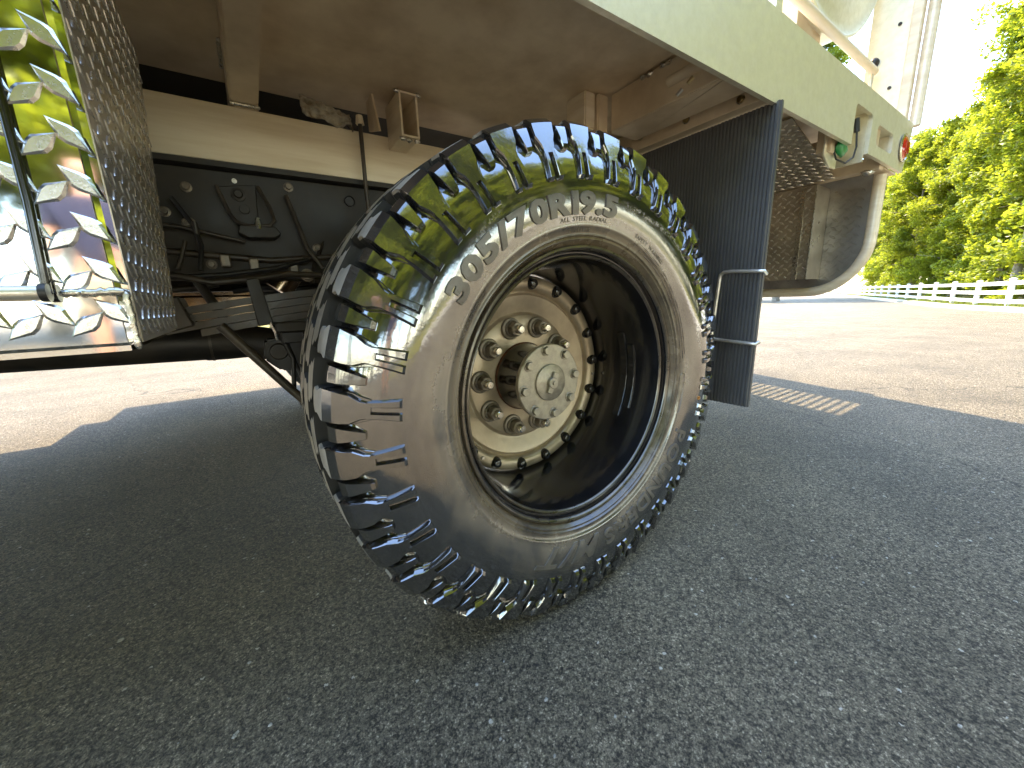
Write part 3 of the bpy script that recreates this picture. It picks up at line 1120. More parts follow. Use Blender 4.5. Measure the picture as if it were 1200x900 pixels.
# ten lug nuts with flange washers and bright studs
nb = MB()
nb.lathe([(.0, .2065), (.0245, .2060), (.0250, .2010), (.0232, .1985), (.0190, .1975), (.0185, .1930), (.0165, .1915)], 24)
nut_me = nb.mesh('lug_nut', M['nut'], smooth=35)
nh = MB()
hexp = [(.0165 * cos(k * pi / 3), .0165 * sin(k * pi / 3)) for k in range(6)]
nh.prism(hexp, 'y', .1935, .1735)
hex_me = nh.mesh('hex', M['nut'], bevel=.0012)
st = MB()
st.lathe([(.0, .1580), (.0070, .1582), (.0090, .1600), (.0092, .1740)], 16)
stud_me = st.mesh('stud', M['stud'], smooth=40)
for i in range(10):
    a = radians(34.6 + 36 * i)
    x, z = .119 * cos(a), .119 * sin(a)
    link('lug_nut', nut_me, rim, (x, 0, z))
    link('nut_hex', hex_me, rim, (x, 0, z), (0, RND.uniform(0, 1), 0))
    link('wheel_stud', stud_me, rim, (x, 0, z))
bb = MB()
bb.lathe([(.0, .1800), (.0060, .1802), (.0088, .1815), (.0098, .1845), (.0100, .1960)], 18)
bb.lathe([(.0098, .1905), (.0128, .1900), (.0140, .1935), (.0142, .1965)], 18)
bb_me = bb.mesh('rim_bolt', M['boltblack'], smooth=40)
for i in range(18):
    a = radians(84.2 - 20 * i - (0.9 if i > 4 else 0))
    link('rim_bolt', bb_me, rim, (.2135 * cos(a), 0, .2135 * sin(a)))
for an in (-6.0, -128.0):
    MB().lathe([(.0, .187), (.0035, .1872), (.0042, .192)], 12).build('bright_plug', M['stud'], rim, smooth=40,
                                                                     loc=(.2135 * cos(radians(an)), 0, .2135 * sin(radians(an))))
# stick-on balance weights in the barrel
for (y0, y1, a0, a1) in ((.092, .113, -29, 22.5), (.070, .090, -23, 15.5)):
    mb = MB()
    vs, fs = [], []
    n = 30
    for i in range(n + 1):
        a = a0 + (a1 - a0) * i / n
        g = 0.0008 if i % 5 == 0 else 0.0
        for r, y in ((.2385, y0), (.2335 + g, y0 + .001), (.2330 + g, y0 + .002), (.2330 + g, y1 - .002), (.2335 + g, y1 - .001), (.2385, y1)):
            vs.append(pol(r, y, a))
    fs = [(i * 6 + j, i * 6 + j + 1, i * 6 + 7 + j, i * 6 + 6 + j) for i in range(n) for j in range(5)]
    fs += [tuple(range(6)), tuple(range(n * 6, n * 6 + 6))]
    mb.add(vs, fs)
    mb.build('balance_weight', M['boltblack'], rim, smooth=25)

# ---- hub
hub = MB().lathe([(.050, .232), (.0775, .2060), (.0782, .1980), (.0760, .1925), (.0745, .1750), (.0750, .1350), (.0770, .1215), (.0770, .1190)], 64).build(
    'axle_hub', M['hub'], truck, smooth=35, loc=(0, 0, ZC))
MB().lathe([(.0770, .2062), (.0800, .2048), (.0805, .2030), (.0788, .1995), (.0765, .1960)], 48).build(
    'rust_ring', mk('rusty_hub_edge', (.16, .055, .018), (.04, .02, .012), 40, .6, bump=.4, bscale=200), hub, smooth=40)
MB().lathe([(.0, .1080), (.0815, .1080), (.0832, .1092), (.0835, .1185), (.0770, .1192)], 64).build('hub_cap', M['cap'], hub, smooth=35)
MB().lathe([(.0, .1025), (.0385, .1025), (.0400, .1035), (.0405, .1082)], 48).build('cap_boss', M['cap'], hub, smooth=35)
mb = MB()
mb.lathe([(.0, .0900), (.0042, .0902), (.0045, .0935), (.0110, .0935), (.0122, .0950), (.0122, .1030)], 20)
mb.build('centre_plug', M['cap'], hub, smooth=35)
mb = MB()
mb.box(-.006, .006, .0955, .1030, -.024, .024)
mb.build('plug_key', M['cap'], hub, bevel=.001, rot=(0, radians(25), 0))
hb = MB()
hb.prism([(.0092 * cos(k * pi / 3), .0092 * sin(k * pi / 3)) for k in range(6)], 'y', .1085, .0985)
hb.lathe([(.0095, .1060), (.0118, .1062), (.0122, .1085)], 20)
hb_me = hb.mesh('hub_bolt', M['cap'], bevel=.0007)
for i in range(8):
    a = radians(8 + 45 * i)
    link('hub_bolt', hb_me, hub, (.0708 * cos(a), 0, .0708 * sin(a)), (0, RND.uniform(0, 1), 0))

# ---- brake drum and axle behind the wheel
MB().lathe([(.0, .20), (.06, .22), (.185, .232), (.195, .24), (.195, .33), (.12, .34), (.07, .38), (.07, .80), (.11, .95), (.19, 1.06), (.21, 1.15), (.19, 1.26), (.11, 1.38), (.07, 1.5), (.07, 2.2)], 40).build(
    'rear_axle', M['frame'], truck, smooth=40, loc=(0, 0, ZC))

# far side wheel
def mirror_wheel():
    o = link('far_tyre', tyre.data, truck, (0, WY, ZC), (0, 0, pi))
    r = link('far_rim', rim.data, truck, (0, WY, ZC), (0, 0, pi))
    MB().lathe(DP, 96).build('far_wheel_disc', M['disc'], r, smooth=40)


mirror_wheel()


# ------------------------------------------------------------------ diamond plate pieces
def diamond_verts(L, W, h):
    out = [(-L / 2, 0), (-L * .20, -W * .33), (-L * .06, -W * .5), (L * .10, -W * .47), (L / 2, 0), (L * .20, W * .33), (L * .06, W * .5), (-L * .10, W * .47)]
    vs = [(u, v, 0) for u, v in out] + [(u * .80, v * .62, h) for u, v in out]
    fs = [(i, (i + 1) % 8, 8 + (i + 1) % 8, 8 + i) for i in range(8)] + [tuple(8 + i for i in range(8))]
    return vs, fs


def diamond_field(name, origin, U, V, N, nu, nv, pu, pv, L, W, h, mat, parent, inside=None, jitter=0.0):
    mb = MB()
    origin, U, V, N = map(Vector, (origin, U, V, N))
    dv, df = diamond_verts(L, W, h)
    for i in range(nu):
        for j in range(nv):
            for s in (0, 1):
                cu = (i + .5 * s + .25) * pu
                cw = (j + .45 * s + .25) * pv
                if inside and not inside(cu, cw):
                    continue
                a = radians(36 if s == 0 else -40)
                vs = [origin + U * (cu + u * cos(a) - v * sin(a)) + V * (cw + u * sin(a) + v * cos(a)) + N * (w - .0004) for u, v, w in dv]
                mb.add(vs, df)
    o = mb.build(name, mat, parent)
    o['kind'] = 'stuff'
    return o


# ------------------------------------------------------------------ front toolbox
BX = -.61
BPROF = [(0.0, .598), (.215, .603), (.252, .636), (.385, .92), (.46, 1.075), (0.0, 1.075)]
toolbox = MB().prism(BPROF, 'x', -2.3, BX).build('toolbox', M['polished'], truck, bevel=.009, bseg=3)
toolbox['label'] = 'polished diamond plate underbody toolbox ahead of the wheel'
dv, df = diamond_verts(.0355, .0160, .0021)
dm_a = mesh('plate_diamond', [(u, -w + .0004, v) for u, v, w in dv], df, M['diamond'])
a_, b_ = radians(41), radians(-47)
PZ, PX = .0378, .0378
ndi = 0
for i in range(9):
    for j in range(12):
        for s in (0, 1):
            x = -.6420 - (i - (.5 if s else 0)) * PX
            z = .6260 + (j + (-.72 if s else 0)) * PZ
            if x > -.616 or z > 1.065 or z < .612:
                continue
            link('plate_diamond', dm_a, toolbox, (x, 0, z), (0, -(a_ if s == 0 else b_), 0))


def box_in(u, v):
    y, z = u, .600 + v
    if z < .612 or z > 1.06 or y < .012:
        return False
    yb = .215 + (z - .603) / .033 * .037 if z < .636 else .252 + (z - .636) / .439 * .208
    return y < yb - .012


diamond_field('rear_face_diamonds', (BX, 0, .600), (0, 1, 0), (0, 0, 1), (1, 0, 0), 18, 18, .0285, .0285, .0285, .0105, .0026, M['dulldia'], toolbox, box_in)
# darker sheet on the rear face of the box
mb = MB()
mb.prism([(.008, .606), (.212, .609), (.246, .640), (.380, .920), (.452, 1.068), (.008, 1.068)], 'x', BX, BX + .0012)
mb.build('rear_face_sheet', M['dullplate'], toolbox)
# door: bent trim rod, lower sill and weld
mb = MB()
pts = [(-.651, -.0045, 1.02), (-.6565, -.0045, .73), (-.6602, -.0045, .664), (-.6645, -.012, .6565), (-.672, -.012, .6555), (-2.2, -.012, .6555)]
mb.tube(pts[:3] + [(-.6605, -.0045, .6535)], .0034, 12)
mb.build('trim_rod', M['blackrod'], toolbox, smooth=40)
MB().tube([(-.6600, -.011, .6545), (-.9, -.011, .6545), (-2.2, -.011, .6545)], .0062, 14).build('door_edge_roll', M['steel'], toolbox, smooth=40)
MB().tube([(-.6575, -.011, .6545), (-.6625, -.011, .6545)], .0078, 14).build('roll_end', M['blackp'], toolbox, smooth=40)
weld_bead('weld_bead', (-.6545, -.002, .6540), (-.6120, -.002, .6550), .0042, M['weld'], toolbox)
weld_bead('weld_bead', (-.6115, -.0015, .6550), (-.6115, -.0015, .600), .0032, M['weld'], toolbox)

# ------------------------------------------------------------------ bed side rail
def arc(cx, cz, r, a0, a1, n=5):
    return [(cx + r * cos(radians(a0 + (a1 - a0) * i / n)), cz + r * sin(radians(a0 + (a1 - a0) * i / n))) for i in range(n + 1)]


ZB, ZT = 1.083, 1.268
sx0, sx1, sz0, sz1, rc = 1.405, 1.592, 1.121, 1.187, .018
SM = 1.5
left = [(-3.0, ZB), (1.172, ZB)] + arc(1.190, 1.187, .016, 180, 90) + arc(1.322, 1.187, .016, 90, 0) + [(1.338, ZB), (SM, ZB), (SM, sz0)] + \
    arc(sx0 + rc, sz0 + rc, rc, 270, 180) + arc(sx0 + rc, sz1 - rc, rc, 180, 90) + [(SM, sz1), (SM, ZT), (-3.0, ZT)]
right = [(SM, ZB), (1.770, ZB - .002), (1.828, ZT), (SM, ZT), (SM, sz1)] + arc(sx1 - rc, sz1 - rc, rc, 90, 0) + arc(sx1 - rc, sz0 + rc, rc, 0, -90) + [(SM, sz0)]
bm = bmesh.new()
for poly in (left, right):
    bm.faces.new([bm.verts.new((x, -.010, z)) for x, z in poly])
bmesh.ops.remove_doubles(bm, verts=bm.verts, dist=1e-6)
g = bmesh.ops.extrude_face_region(bm, geom=bm.faces[:])
for v in [e for e in g['geom'] if isinstance(e, bmesh.types.BMVert)]:
    v.co.y += .012
bmesh.ops.recalc_face_normals(bm, faces=bm.faces)
me = bpy.data.meshes.new('bed_rail')
bm.to_mesh(me)
bm.free()
me.materials.append(M['rail'])
rail = link('bed_rail', me, truck)
rail['label'] = 'pale brushed aluminium bed side rail with cut-outs and a red marker lamp'
# stake pocket behind the notch
mb = MB()
mb.box(1.168, 1.176, .0025, .080, 1.090, 1.215)
mb.box(1.334, 1.342, .0025, .080, 1.060, 1.215)
mb.box(1.176, 1.334, .072, .080, 1.110, 1.215)
mb.box(1.168, 1.342, .0025, .080, 1.2155, 1.222)
mb.build('stake_pocket', M['rail'], rail)
mb = MB()
mb.box(1.395, 1.602, .0025, .05, 1.190, 1.196)
mb.box(1.395, 1.602, .0025, .05, 1.112, 1.118)
mb.box(1.596, 1.602, .0025, .05, 1.1185, 1.1895)
mb.build('slot_liner', M['rail'], rail)
lamp = MB().lathe([(.0, -.013), (.050, -.013), (.052, -.0165), (.046, -.0195), (.043, -.0165), (.0, -.0150)], 40, axis=(1.725, 0, 1.163)).build('marker_lamp', M['stud'], rail, smooth=40)
MB().lathe([(.0, -.0255), (.020, -.0245), (.036, -.0205), (.0415, -.0160)], 40, axis=(1.725, 0, 1.163)).build('red_lens', M['red'], rail, smooth=60)
mb = MB()
for k in range(5):
    mb.box(1.703 + k * .009, 1.708 + k * .009, -.0262, -.0225, 1.143, 1.183)
mb.build('lens_rib', M['red'], rail)
# wiring bracket with green connector hanging in the notch
mb = MB()
mb.prism([(1.085, 1.120), (1.085, 1.050), (1.140, 1.022), (1.190, 1.024), (1.190, 1.130)], 'y', .030, .036)
mb.build('wiring_bracket', M['rail'], rail, bevel=.001)
rough_lump('green_connector', (1.165, .012, 1.078), (.036, .012, .026), M['green'], rail, 3, 2, .4)
MB().tube([(1.236, .004, 1.175), (1.240, .0, 1.135)], .008, 10).build('cable_gland', M['blackp'], rail, smooth=40)
MB().tube([(1.238, 0, 1.14), (1.242, -.004, 1.09), (1.225, -.004, 1.055), (1.19, .005, 1.035), (1.15, .018, 1.045), (1.12, .025, 1.085), (1.105, .028, 1.10)], .0028, 8).build('wire', M['blackp'], rail, smooth=60)

# ------------------------------------------------------------------ deck and underside
deck = MB().box(-3.0, 1.80, .004, WY, 1.236, 1.262).build('deck_floor', M['under'], truck)
under = MB().box(-3.0, .428, .004, .80, 1.200, 1.2045).build('underside_sheet', M['under'], truck)
MB().box(.432, 1.16, .004, .80, 1.2100, 1.2145).build('underside_sheet', M['under'], truck)
MB().box(-3.0, 1.80, WY - .012, WY, 1.083, 1.235).build('far_bed_rail', M['rail'], truck)
MB().box(-3.0, 1.75, .80, 1.6, 1.2120, 1.2160).build('underside_sheet', M['frame'], truck)

sill = MB().box(-3.0, 1.70, .720, .790, .990, 1.118).build('sill_beam', M['sill'], truck, bevel=.002)
MB().box(-3.0, 1.70, 1.610, 1.680, .990, 1.118).build('sill_beam', M['sill'], truck, bevel=.002)
MB().box(-3.0, 1.70, .714, .800, .976, .9885).build('rubber_packer', M['frame'], truck)
for x0 in (-1.45, -.482, .70, 1.44):
    c = MB().box(x0, x0 + .060, .006, .7190, 1.128, 1.1995).build('crossmember', M['under'], truck, bevel=.004, bseg=2)
    MB().box(x0, x0 + .060, .7205, 1.70, 1.1195, 1.1985).build('crossmember', M['under'], truck, bevel=.004, bseg=2)
    weld_bead('weld_bead', (x0 - .002, .7165, 1.124), (x0 + .062, .7165, 1.124), .0055, M['weld'], c)
    weld_bead('weld_bead', (x0 - .003, .60, 1.1965), (x0 - .003, .72, 1.1965), .005, M['weld'], c)
# cut-off box tube ending above the tyre
mb = MB()
X0, X1, Z0, Z1 = -.101, -.050, 1.082, 1.192
w = .005
mb.box(X0, X1, .60, .7185, Z0, Z0 + w)
mb.box(X0, X1, .60, .7185, Z1 - w, Z1)
mb.box(X0, X0 + w, .60, .7185, Z0 + w, Z1 - w)
mb.box(X1 - w, X1, .60, .7185, Z0 + w, Z1 - w)
tube_end = mb.build('box_tube', M['sill'], truck)
MB().prism([(.62, 1.09), (.715, 1.12), (.715, 1.195), (.66, 1.195)], 'x', X0 - .055, X0 - .050).build('gusset_plate', M['under'], truck)
for p in ((X0 - .004, .603, 1.190), (X1 + .004, .603, 1.190), (X0 + .004, .607, 1.078), (X0 + .022, .609, 1.077), (X1 - .006, .607, 1.078)):
    rough_lump('weld_lump', p, (.009, .006, .006), M['weld'], tube_end, RND.randint(0, 99), 2, .4)

# outrigger channel above the flap
ch = MB()
ch.box(.440, .446, .004, .345, 1.104, 1.1995)
ch.box(.446, .560, .004, .352, 1.104, 1.110)
channel = ch.build('outrigger_channel', M['under'], truck, bevel=.0015)
MB().box(.395, .436, .352, .430, 1.100, 1.1990).build('tube_stub', M['under'], truck, bevel=.004, bseg=2)
MB().box(.350, .392, .36, .44, 1.105, 1.1995).build('tube_stub', M['sill'], truck, bevel=.004, bseg=2)
for i, p in enumerate(((.438, .235, 1.196), (.438, .215, 1.194), (.440, .175, 1.197), (.442, .160, 1.196), (.41, .40, 1.198), (.405, .41, 1.10))):
    rough_lump('weld_lump', p, (.008, .010, .006), M['weld'], channel, i + 5, 2, .45)
MB().tube([(.4365, .06, 1.152), (.4365, .155, 1.150)], .012, 12).build('half_pipe', M['under'], channel, smooth=40)
for p, m in (((.430, .085, 1.130), 'yellowbolt'), ((.428, .045, 1.152), 'stud'), ((.434, .115, 1.118), 'stud')):
    MB().tube([p, (p[0] - .004, p[1] + .012, p[2] - .010)], [.0055, .0045], 6).build('rivet', M[m], channel)
hanger = MB()
hanger.box(.598, .604, .002, .400, 1.090, 1.140)
hanger.box(.560, .6035, .002, .400, 1.1405, 1.1465)
hanger.box(.604, .6375, .002, .400, 1.092, 1.096)
hanger = hanger.build('flap_hanger', M['under'], truck, bevel=.001)
for y, z in ((.056, 1.108), (.205, 1.116), (.362, 1.126)):
    b = MB().prism([(.0085 * cos(k * pi / 3 + .4), .0085 * sin(k * pi / 3 + .4)) for k in range(6)], 'x', .588, .5985)
    b.v = [v + Vector((0, y, z)) for v in b.v]
    b.build('hanger_bolt', M['yellowbolt'], hanger, bevel=.001)
    MB().lathe([(.0, 0), (.0105, 0), (.0105, .0015)], 18).build('washer', M['stud'], hanger, loc=(.5965, y, z), rot=(0, 0, pi / 2))

# ------------------------------------------------------------------ mud flap
FX = .640
vs, fs = [], []
y0, y1, zt, zb = -.022, .412, 1.088, .306
nr = 44
cols = []
for i in range(nr):
    a = y0 + (y1 - y0) * i / nr
    d = (y1 - y0) / nr
    cols += [(a, 0), (a + d * .30, 0), (a + d * .44, -.0045), (a + d * .86, -.0045)]
cols.append((y1, 0))
zs = [zt, 1.0, .9, .8, .7, .6, .5, .42, .36, zb]
bow = lambda z: .010 * ((zt - z) / .78) ** 2
for z in zs:
    tz = (zt - z) / (zt - zb)
    for y, dx in cols:
        vs.append((FX + dx - bow(z), y + .004 * tz, z))
m = len(cols)
b0 = len(vs)
for z in zs:
    tz = (zt - z) / (zt - zb)
    for y, dx in cols:
        vs.append((FX + .009 - bow(z), y + .004 * tz, z))
n = len(zs)
for off in (0, b0):
    fs += [(off + i * m + j, off + i * m + j + 1, off + (i + 1) * m + j + 1, off + (i + 1) * m + j) for i in range(n - 1) for j in range(m - 1)]
for i in range(n - 1):
    fs.append((i * m, (i + 1) * m, b0 + (i + 1) * m, b0 + i * m))
    fs.append((i * m + m - 1, (i + 1) * m + m - 1, b0 + (i + 1) * m + m - 1, b0 + i * m + m - 1))
for j in range(m - 1):
    fs.append((j, j + 1, b0 + j + 1, b0 + j))
    fs.append(((n - 1) * m + j, (n - 1) * m + j + 1, b0 + (n - 1) * m + j + 1, b0 + (n - 1) * m + j))
flap = link('mud_flap', mesh('mud_flap', vs, fs, M['flap']), truck)
flap['label'] = 'ribbed black rubber mud flap behind the wheel'
lp = [(.632, -.030, .674), (.626, -.027, .683), (.624, -.010, .6845), (.624, .060, .689), (.624, .078, .688), (.624, .087, .681), (.624, .0885, .670),
      (.622, .0985, .515), (.622, .0975, .503), (.622, .089, .4965), (.622, .060, .4945), (.622, -.010, .4905), (.624, -.024, .489), (.632, -.030, .496)]
MB().tube(lp, .0050, 10).build('wire_loop', M['steel'], flap, smooth=60)

# ------------------------------------------------------------------ tail panel and its boxes
TX = 1.70
def tail_outline(r_in=0.0):
    pts = [(.036 + r_in, 1.13)]
    pts += [(.036 + r_in, .86)]
    for i in range(1, 13):
        t = pi / 2 * i / 12
        pts.append((.236 - (.200 - r_in) * cos(t), .836 - (.218 - r_in) * sin(t)))
    pts.append((1.2, .618 + r_in))
    return pts


to = tail_outline()
mb = MB()
poly = to + [(WY - y, z) for y, z in reversed(to)]
mb.prism(poly, 'x', TX, TX + .004)
M['tailplate'] = mk('worn_tail_plate', (0.42, 0.40, 0.37), (0.26, 0.25, 0.235), 9, 0.36, 0.1, metal=0.9, bump=0.1, bscale=120)
tail = mb.build('tail_panel', M['tailplate'], truck)
tail['label'] = 'rounded diamond plate tail panel edged with a bent tube under the bed end'
path = [(TX - .004, y, z) for y, z in to] + [(TX - .004, WY - y, z) for y, z in reversed(to)]
MB().tube(path, .021, 14).build('edge_tube', M['sill'], tail, smooth=50)


def tail_in(u, v):
    y, z = u, .63 + v
    if z < .66 or z > 1.04 or y < .075:
        return False
    if y < .236 and z < .836:
        return hypot((y - .236) / .165, (z - .836) / .18) < 1
    return True


diamond_field('panel_diamonds', (TX, 0, .63), (0, 1, 0), (0, 0, 1), (-1, 0, 0), 15, 12, .040, .036, .032, .011, .0025, M['tailplate'], tail, tail_in)
mb = MB()
mb.box(1.545, 1.549, .20, .95, .676, 1.062)
mb.box(1.549, TX - .002, .20, .203, .676, 1.062)
tbox = mb.build('tail_box', M['dullplate'], truck)
diamond_field('box_diamonds', (1.545, .20, .68), (0, 1, 0), (0, 0, 1), (-1, 0, 0), 20, 11, .036, .034, .030, .0095, .0026, M['dulldia'], tbox,
              lambda u, v: v < .375 and u > .006 and not (.035 < u < .058))
MB().box(1.538, 1.5445, .196, .202, .676, 1.062).build('edge_strip', M['stud'], tbox)
MB().box(1.541, 1.5446, .236, .256, .676, 1.062).build('edge_strip', M['stud'], tbox)
# sloping plate above the box
P0, P1 = Vector((1.54, .14, 1.070)), Vector((1.10, .14, 1.198))
U_ = Vector((0, 1, 0))
V_ = (P1 - P0).normalized()
N_ = Vector((-V_.z, 0, V_.x))
N_ = -N_ if N_.z > 0 else N_
L_ = (P1 - P0).length
mb = MB()
q = [P0, P0 + U_ * .75, P0 + U_ * .75 + V_ * L_, P0 + V_ * L_]
mb.add(q + [p - N_ * .004 for p in q], [(0, 1, 2, 3), (4, 7, 6, 5), (0, 4, 5, 1), (1, 5, 6, 2), (2, 6, 7, 3), (3, 7, 4, 0)])
slope = mb.build('sloping_plate', M['dullplate'], truck)
diamond_field('slope_diamonds', P0, U_, V_, N_, 20, 13, .036, .034, .030, .0095, .0026, M['dulldia'], slope)
mb = MB()
mb.box(1.555, 1.600, .006, 1.2, 1.070, 1.120)
beam = mb.build('tail_beam', M['under'], truck, bevel=.003)
MB().box(1.60, 1.76, .006, .05, 1.0765, 1.0825).build('corner_plate', M['under'], truck)
rough_lump('weld_lump', (1.56, .045, 1.066), (.020, .02, .010), M['weld'], beam, 31, 2, .5)
for i in range(4):
    rough_lump('weld_lump', (TX - .01 + .006 * i, .030 + .01 * (i % 2), 1.072), (.010, .010, .008), M['weld'], beam, 40 + i, 2, .5)
MB().box(1.10, 1.16, .02, .06, 1.062, 1.20).build('pocket_gusset', M['under'], truck, bevel=.002)

# ------------------------------------------------------------------ rear corner post, railing and reel
post = MB()
post.box(1.838, 1.842, .046, .178, 1.262, 2.35)
post = post.build('rear_post_panel', M['rail'], truck)
post['label'] = 'pale sheet metal corner post panel at the rear of the bed'
MB().box(1.800, 1.8375, .012, .0445, 1.262, 2.35).build('post_channel', M['sill'], truck, bevel=.003)
MB().tube([(1.836, -.010, 1.262), (1.836, -.010, 2.35)], .019, 16).build('post_tube', M['sill'], truck, smooth=40)
MB().box(1.790, 1.860, .004, WY, 1.2625, 1.270).build('rear_deck_edge', M['rail'], truck)
for p in ((1.836, .085, 1.665), (1.836, .088, 1.44)):
    MB().lathe([(.0, -.004), (.006, -.003), (.0065, 0)], 12).build('rivet', M['frame'], post, loc=p, rot=(0, 0, -pi / 2))
MB().lathe([(.0, -.022), (.012, -.020), (.018, -.012), (.018, 0)], 18).build('rubber_buffer', M['blackp'], post, loc=(1.836, .150, 1.555), rot=(0, 0, -pi / 2), smooth=50)
rl = MB()
rl.tube([(-1.2, .132, 1.512), (1.79, .132, 1.506)], .0145, 14)
railing = rl.build('side_railing', M['sill'], truck, smooth=40)
MB().tube([(1.770, .134, 1.262), (1.772, .134, 1.50)], .007, 10).build('railing_stay', M['steel'], railing, smooth=40)
for x in (.86, -.6):
    MB().box(x, x + .04, .115, .150, 1.262, 1.4965).build('railing_post', M['rail'], railing)
MB().box(1.12, 1.32, .012, .05, 1.2625, 1.285).build('deck_cleat', M['rail'], truck)

rc_ = (1.36, 0, 2.005)
rp = [(.10, .17), (.10, .150), (.16, .150), (.175, .165), (.21, .165), (.225, .150), (.27, .150), (.285, .166), (.33, .166), (.345, .152), (.40, .152), (.425, .158),
      (.455, .156), (.468, .147), (.476, .150), (.476, .158), (.468, .160), (.462, .180), (.462, .44)]
reel = MB().lathe(rp, 96, axis=rc_).build('hose_reel', M['rail'], truck, smooth=35)
MB().lathe([(.462, .4405), (.50, .441), (.50, .449), (.09, .449)], 96, axis=rc_).build('reel_flange', M['rail'], reel, smooth=35)
MB().box(1.18, 1.38, .19, .43, 1.2625, 1.63).build('reel_stand', M['under'], truck)

# ------------------------------------------------------------------ chassis and suspension
mb = MB()
mb.box(-3.0, 1.70, .750, .758, .715, .9755)
mb.box(-3.0, 1.70, .7585, .83, .968, .9755)
mb.box(-3.0, 1.70, .7585, .83, .715, .7225)
frame_o = mb.build('chassis_rail', M['frame'], truck, bevel=.001)
mb = MB()
mb.box(-3.0, 1.70, 1.642, 1.650, .715, .9755)
mb.box(-3.0, 1.70, 1.57, 1.6415, .968, .9755)
mb.box(-3.0, 1.70, 1.57, 1.6415, .715, .7225)
mb.build('chassis_rail', M['frame'], truck)
MB().lathe([(.0, 0), (.012, 0), (.015, -.004), (.015, .002)], 18).build('frame_hole', M['blackp'], frame_o, loc=(-.225, .7485, .935), smooth=40)
MB().lathe([(.0, -.001), (.006, -.001), (.006, .001)], 14).build('frame_hole', M['stud'], frame_o, loc=(-.500, .7495, .968 - .012))  # bright disc paints the light spot of a hole in the rail
for x in (-.9, -.2, .6):
    MB().box(x, x + .09, .8305, 1.569, .74, .95).build('frame_crossmember', M['frame'], truck, bevel=.003)
# hanger bracket with a bent rod
mb = MB()
mb.prism([(-.540, .937), (-.455, .951), (-.462, .87), (-.478, .842), (-.505, .842), (-.520, .87)], 'y', .742, .7495)
mb.prism([(-.506, .842), (-.428, .842), (-.418, .826), (-.432, .815), (-.49, .812), (-.512, .824)], 'y', .700, .7495)
brk = mb.build('spring_bracket', M['frame'], truck, bevel=.002)
MB().tube([(-.540, .735, .938), (-.522, .725, .872), (-.510, .715, .850), (-.485, .708, .842), (-.440, .705, .845), (-.428, .706, .858), (-.432, .716, .89), (-.452, .735, .945)], .0045, 8).build('bent_rod', M['spring'], brk, smooth=60)
MB().lathe([(.0, -.012), (.008, -.012), (.010, -.006), (.016, -.005), (.016, 0)], 16).build('bracket_bolt', M['frame'], brk, loc=(-.497, .742, .922), smooth=40)
MB().lathe([(.0, -.004), (.011, -.004), (.012, 0)], 16).build('bracket_bolt', M['frame'], brk, loc=(-.489, .742, .888), smooth=40)
MB().tube([(-.466, .704, .835), (-.466, .704, .862)], .006, 8).build('grease_nipple', M['stud'], brk)
# leaf spring
spr = bpy.data.objects.new('leaf_spring', None)
leafs = []
for i in range(5):
    z0, dz = .690 - i * .0185, .0
    xa = -.72 + (0, 0, .03, .10, .26)[i]
    pts_ = []
    for k in range(13):
        x = xa + (.46 - xa) * k / 12
        z = z0 - .060 + .075 * (1 - ((x - .15) / .85) ** 2) - .012
        pts_.append((x, z))
    poly = [(x, z) for x, z in pts_] + [(x, z + .0165) for x, z in reversed(pts_)]
    mbx = MB()
    nn = len(pts_)
    vs = [(x, .640, z) for x, z in pts_] + [(x, .640, z + .0165) for x, z in pts_] + [(x, .712, z) for x, z in pts_] + [(x, .712, z + .0165) for x, z in pts_]
    fs = []
    for k in range(nn - 1):
        fs += [(k, k + 1, nn + k + 1, nn + k), (2 * nn + k, 3 * nn + k, 3 * nn + k + 1, 2 * nn + k + 1), (k, 2 * nn + k, 2 * nn + k + 1, k + 1), (nn + k, nn + k + 1, 3 * nn + k + 1, 3 * nn + k)]
    fs += [(0, nn, 3 * nn, 2 * nn), (nn - 1, 3 * nn - 1, 4 * nn - 1, 2 * nn - 1)]
    mbx.add(vs, fs)
    leafs.append(mbx)
bpy.data.objects.remove(spr)
spring = leafs[0].build('leaf_spring', M['spring'], truck, smooth=30)
for lf in leafs[1:]:
    lf.build('spring_leaf', M['spring'], spring, smooth=30)
mb = MB()
mb.prism([(-.514, .706), (-.487, .710), (-.472, .596), (-.505, .592)], 'y', .630, .637)
mb.build('spring_clip', M['frame'], spring, bevel=.002)
MB().tube([(-.478, .634, .60), (-.470, .634, .575), (-.468, .640, .555)], .0045, 8).build('clip_bolt', M['stud'], spring)
mb = MB()
mb.prism([(-.665, .665), (-.645, .668), (-.628, .602), (-.665, .592), (-.70, .600), (-.70, .63)], 'y', .618, .720)
mb.build('spring_shackle', M['spring'], truck, bevel=.003)
mb = MB()
mb.box(-.470, -.400, .60, .73, .575, .600)
mb.box(-.460, -.410, .62, .66, .545, .5745)
mb.build('spring_pad', M['frame'], truck, bevel=.003)
mb = MB()
mb.prism([(-.497, .555), (-.385, .562), (-.375, .470), (-.470, .470), (-.505, .505)], 'y', .66, .73)
lk = mb.build('link_bracket', M['frame'], truck, bevel=.006, bseg=2)
MB().lathe([(.0, -.008), (.019, -.008), (.022, -.004), (.022, 0)], 20).build('link_pin', M['frame'], lk, loc=(-.470, .66, .523), smooth=40)
# shock absorber and stay rod
MB().tube([(-.70, .79, .86), (-.62, .80, .715), (-.575, .80, .60)], [.012, .012, .012], 12).build('stay_rod', M['frame'], truck, smooth=60)
MB().tube([(-.580, .62, .600), (-.462, .62, .430), (-.415, .62, .365)], [.011, .011, .010], 12).build('shock_absorber', M['spring'], truck, smooth=60)
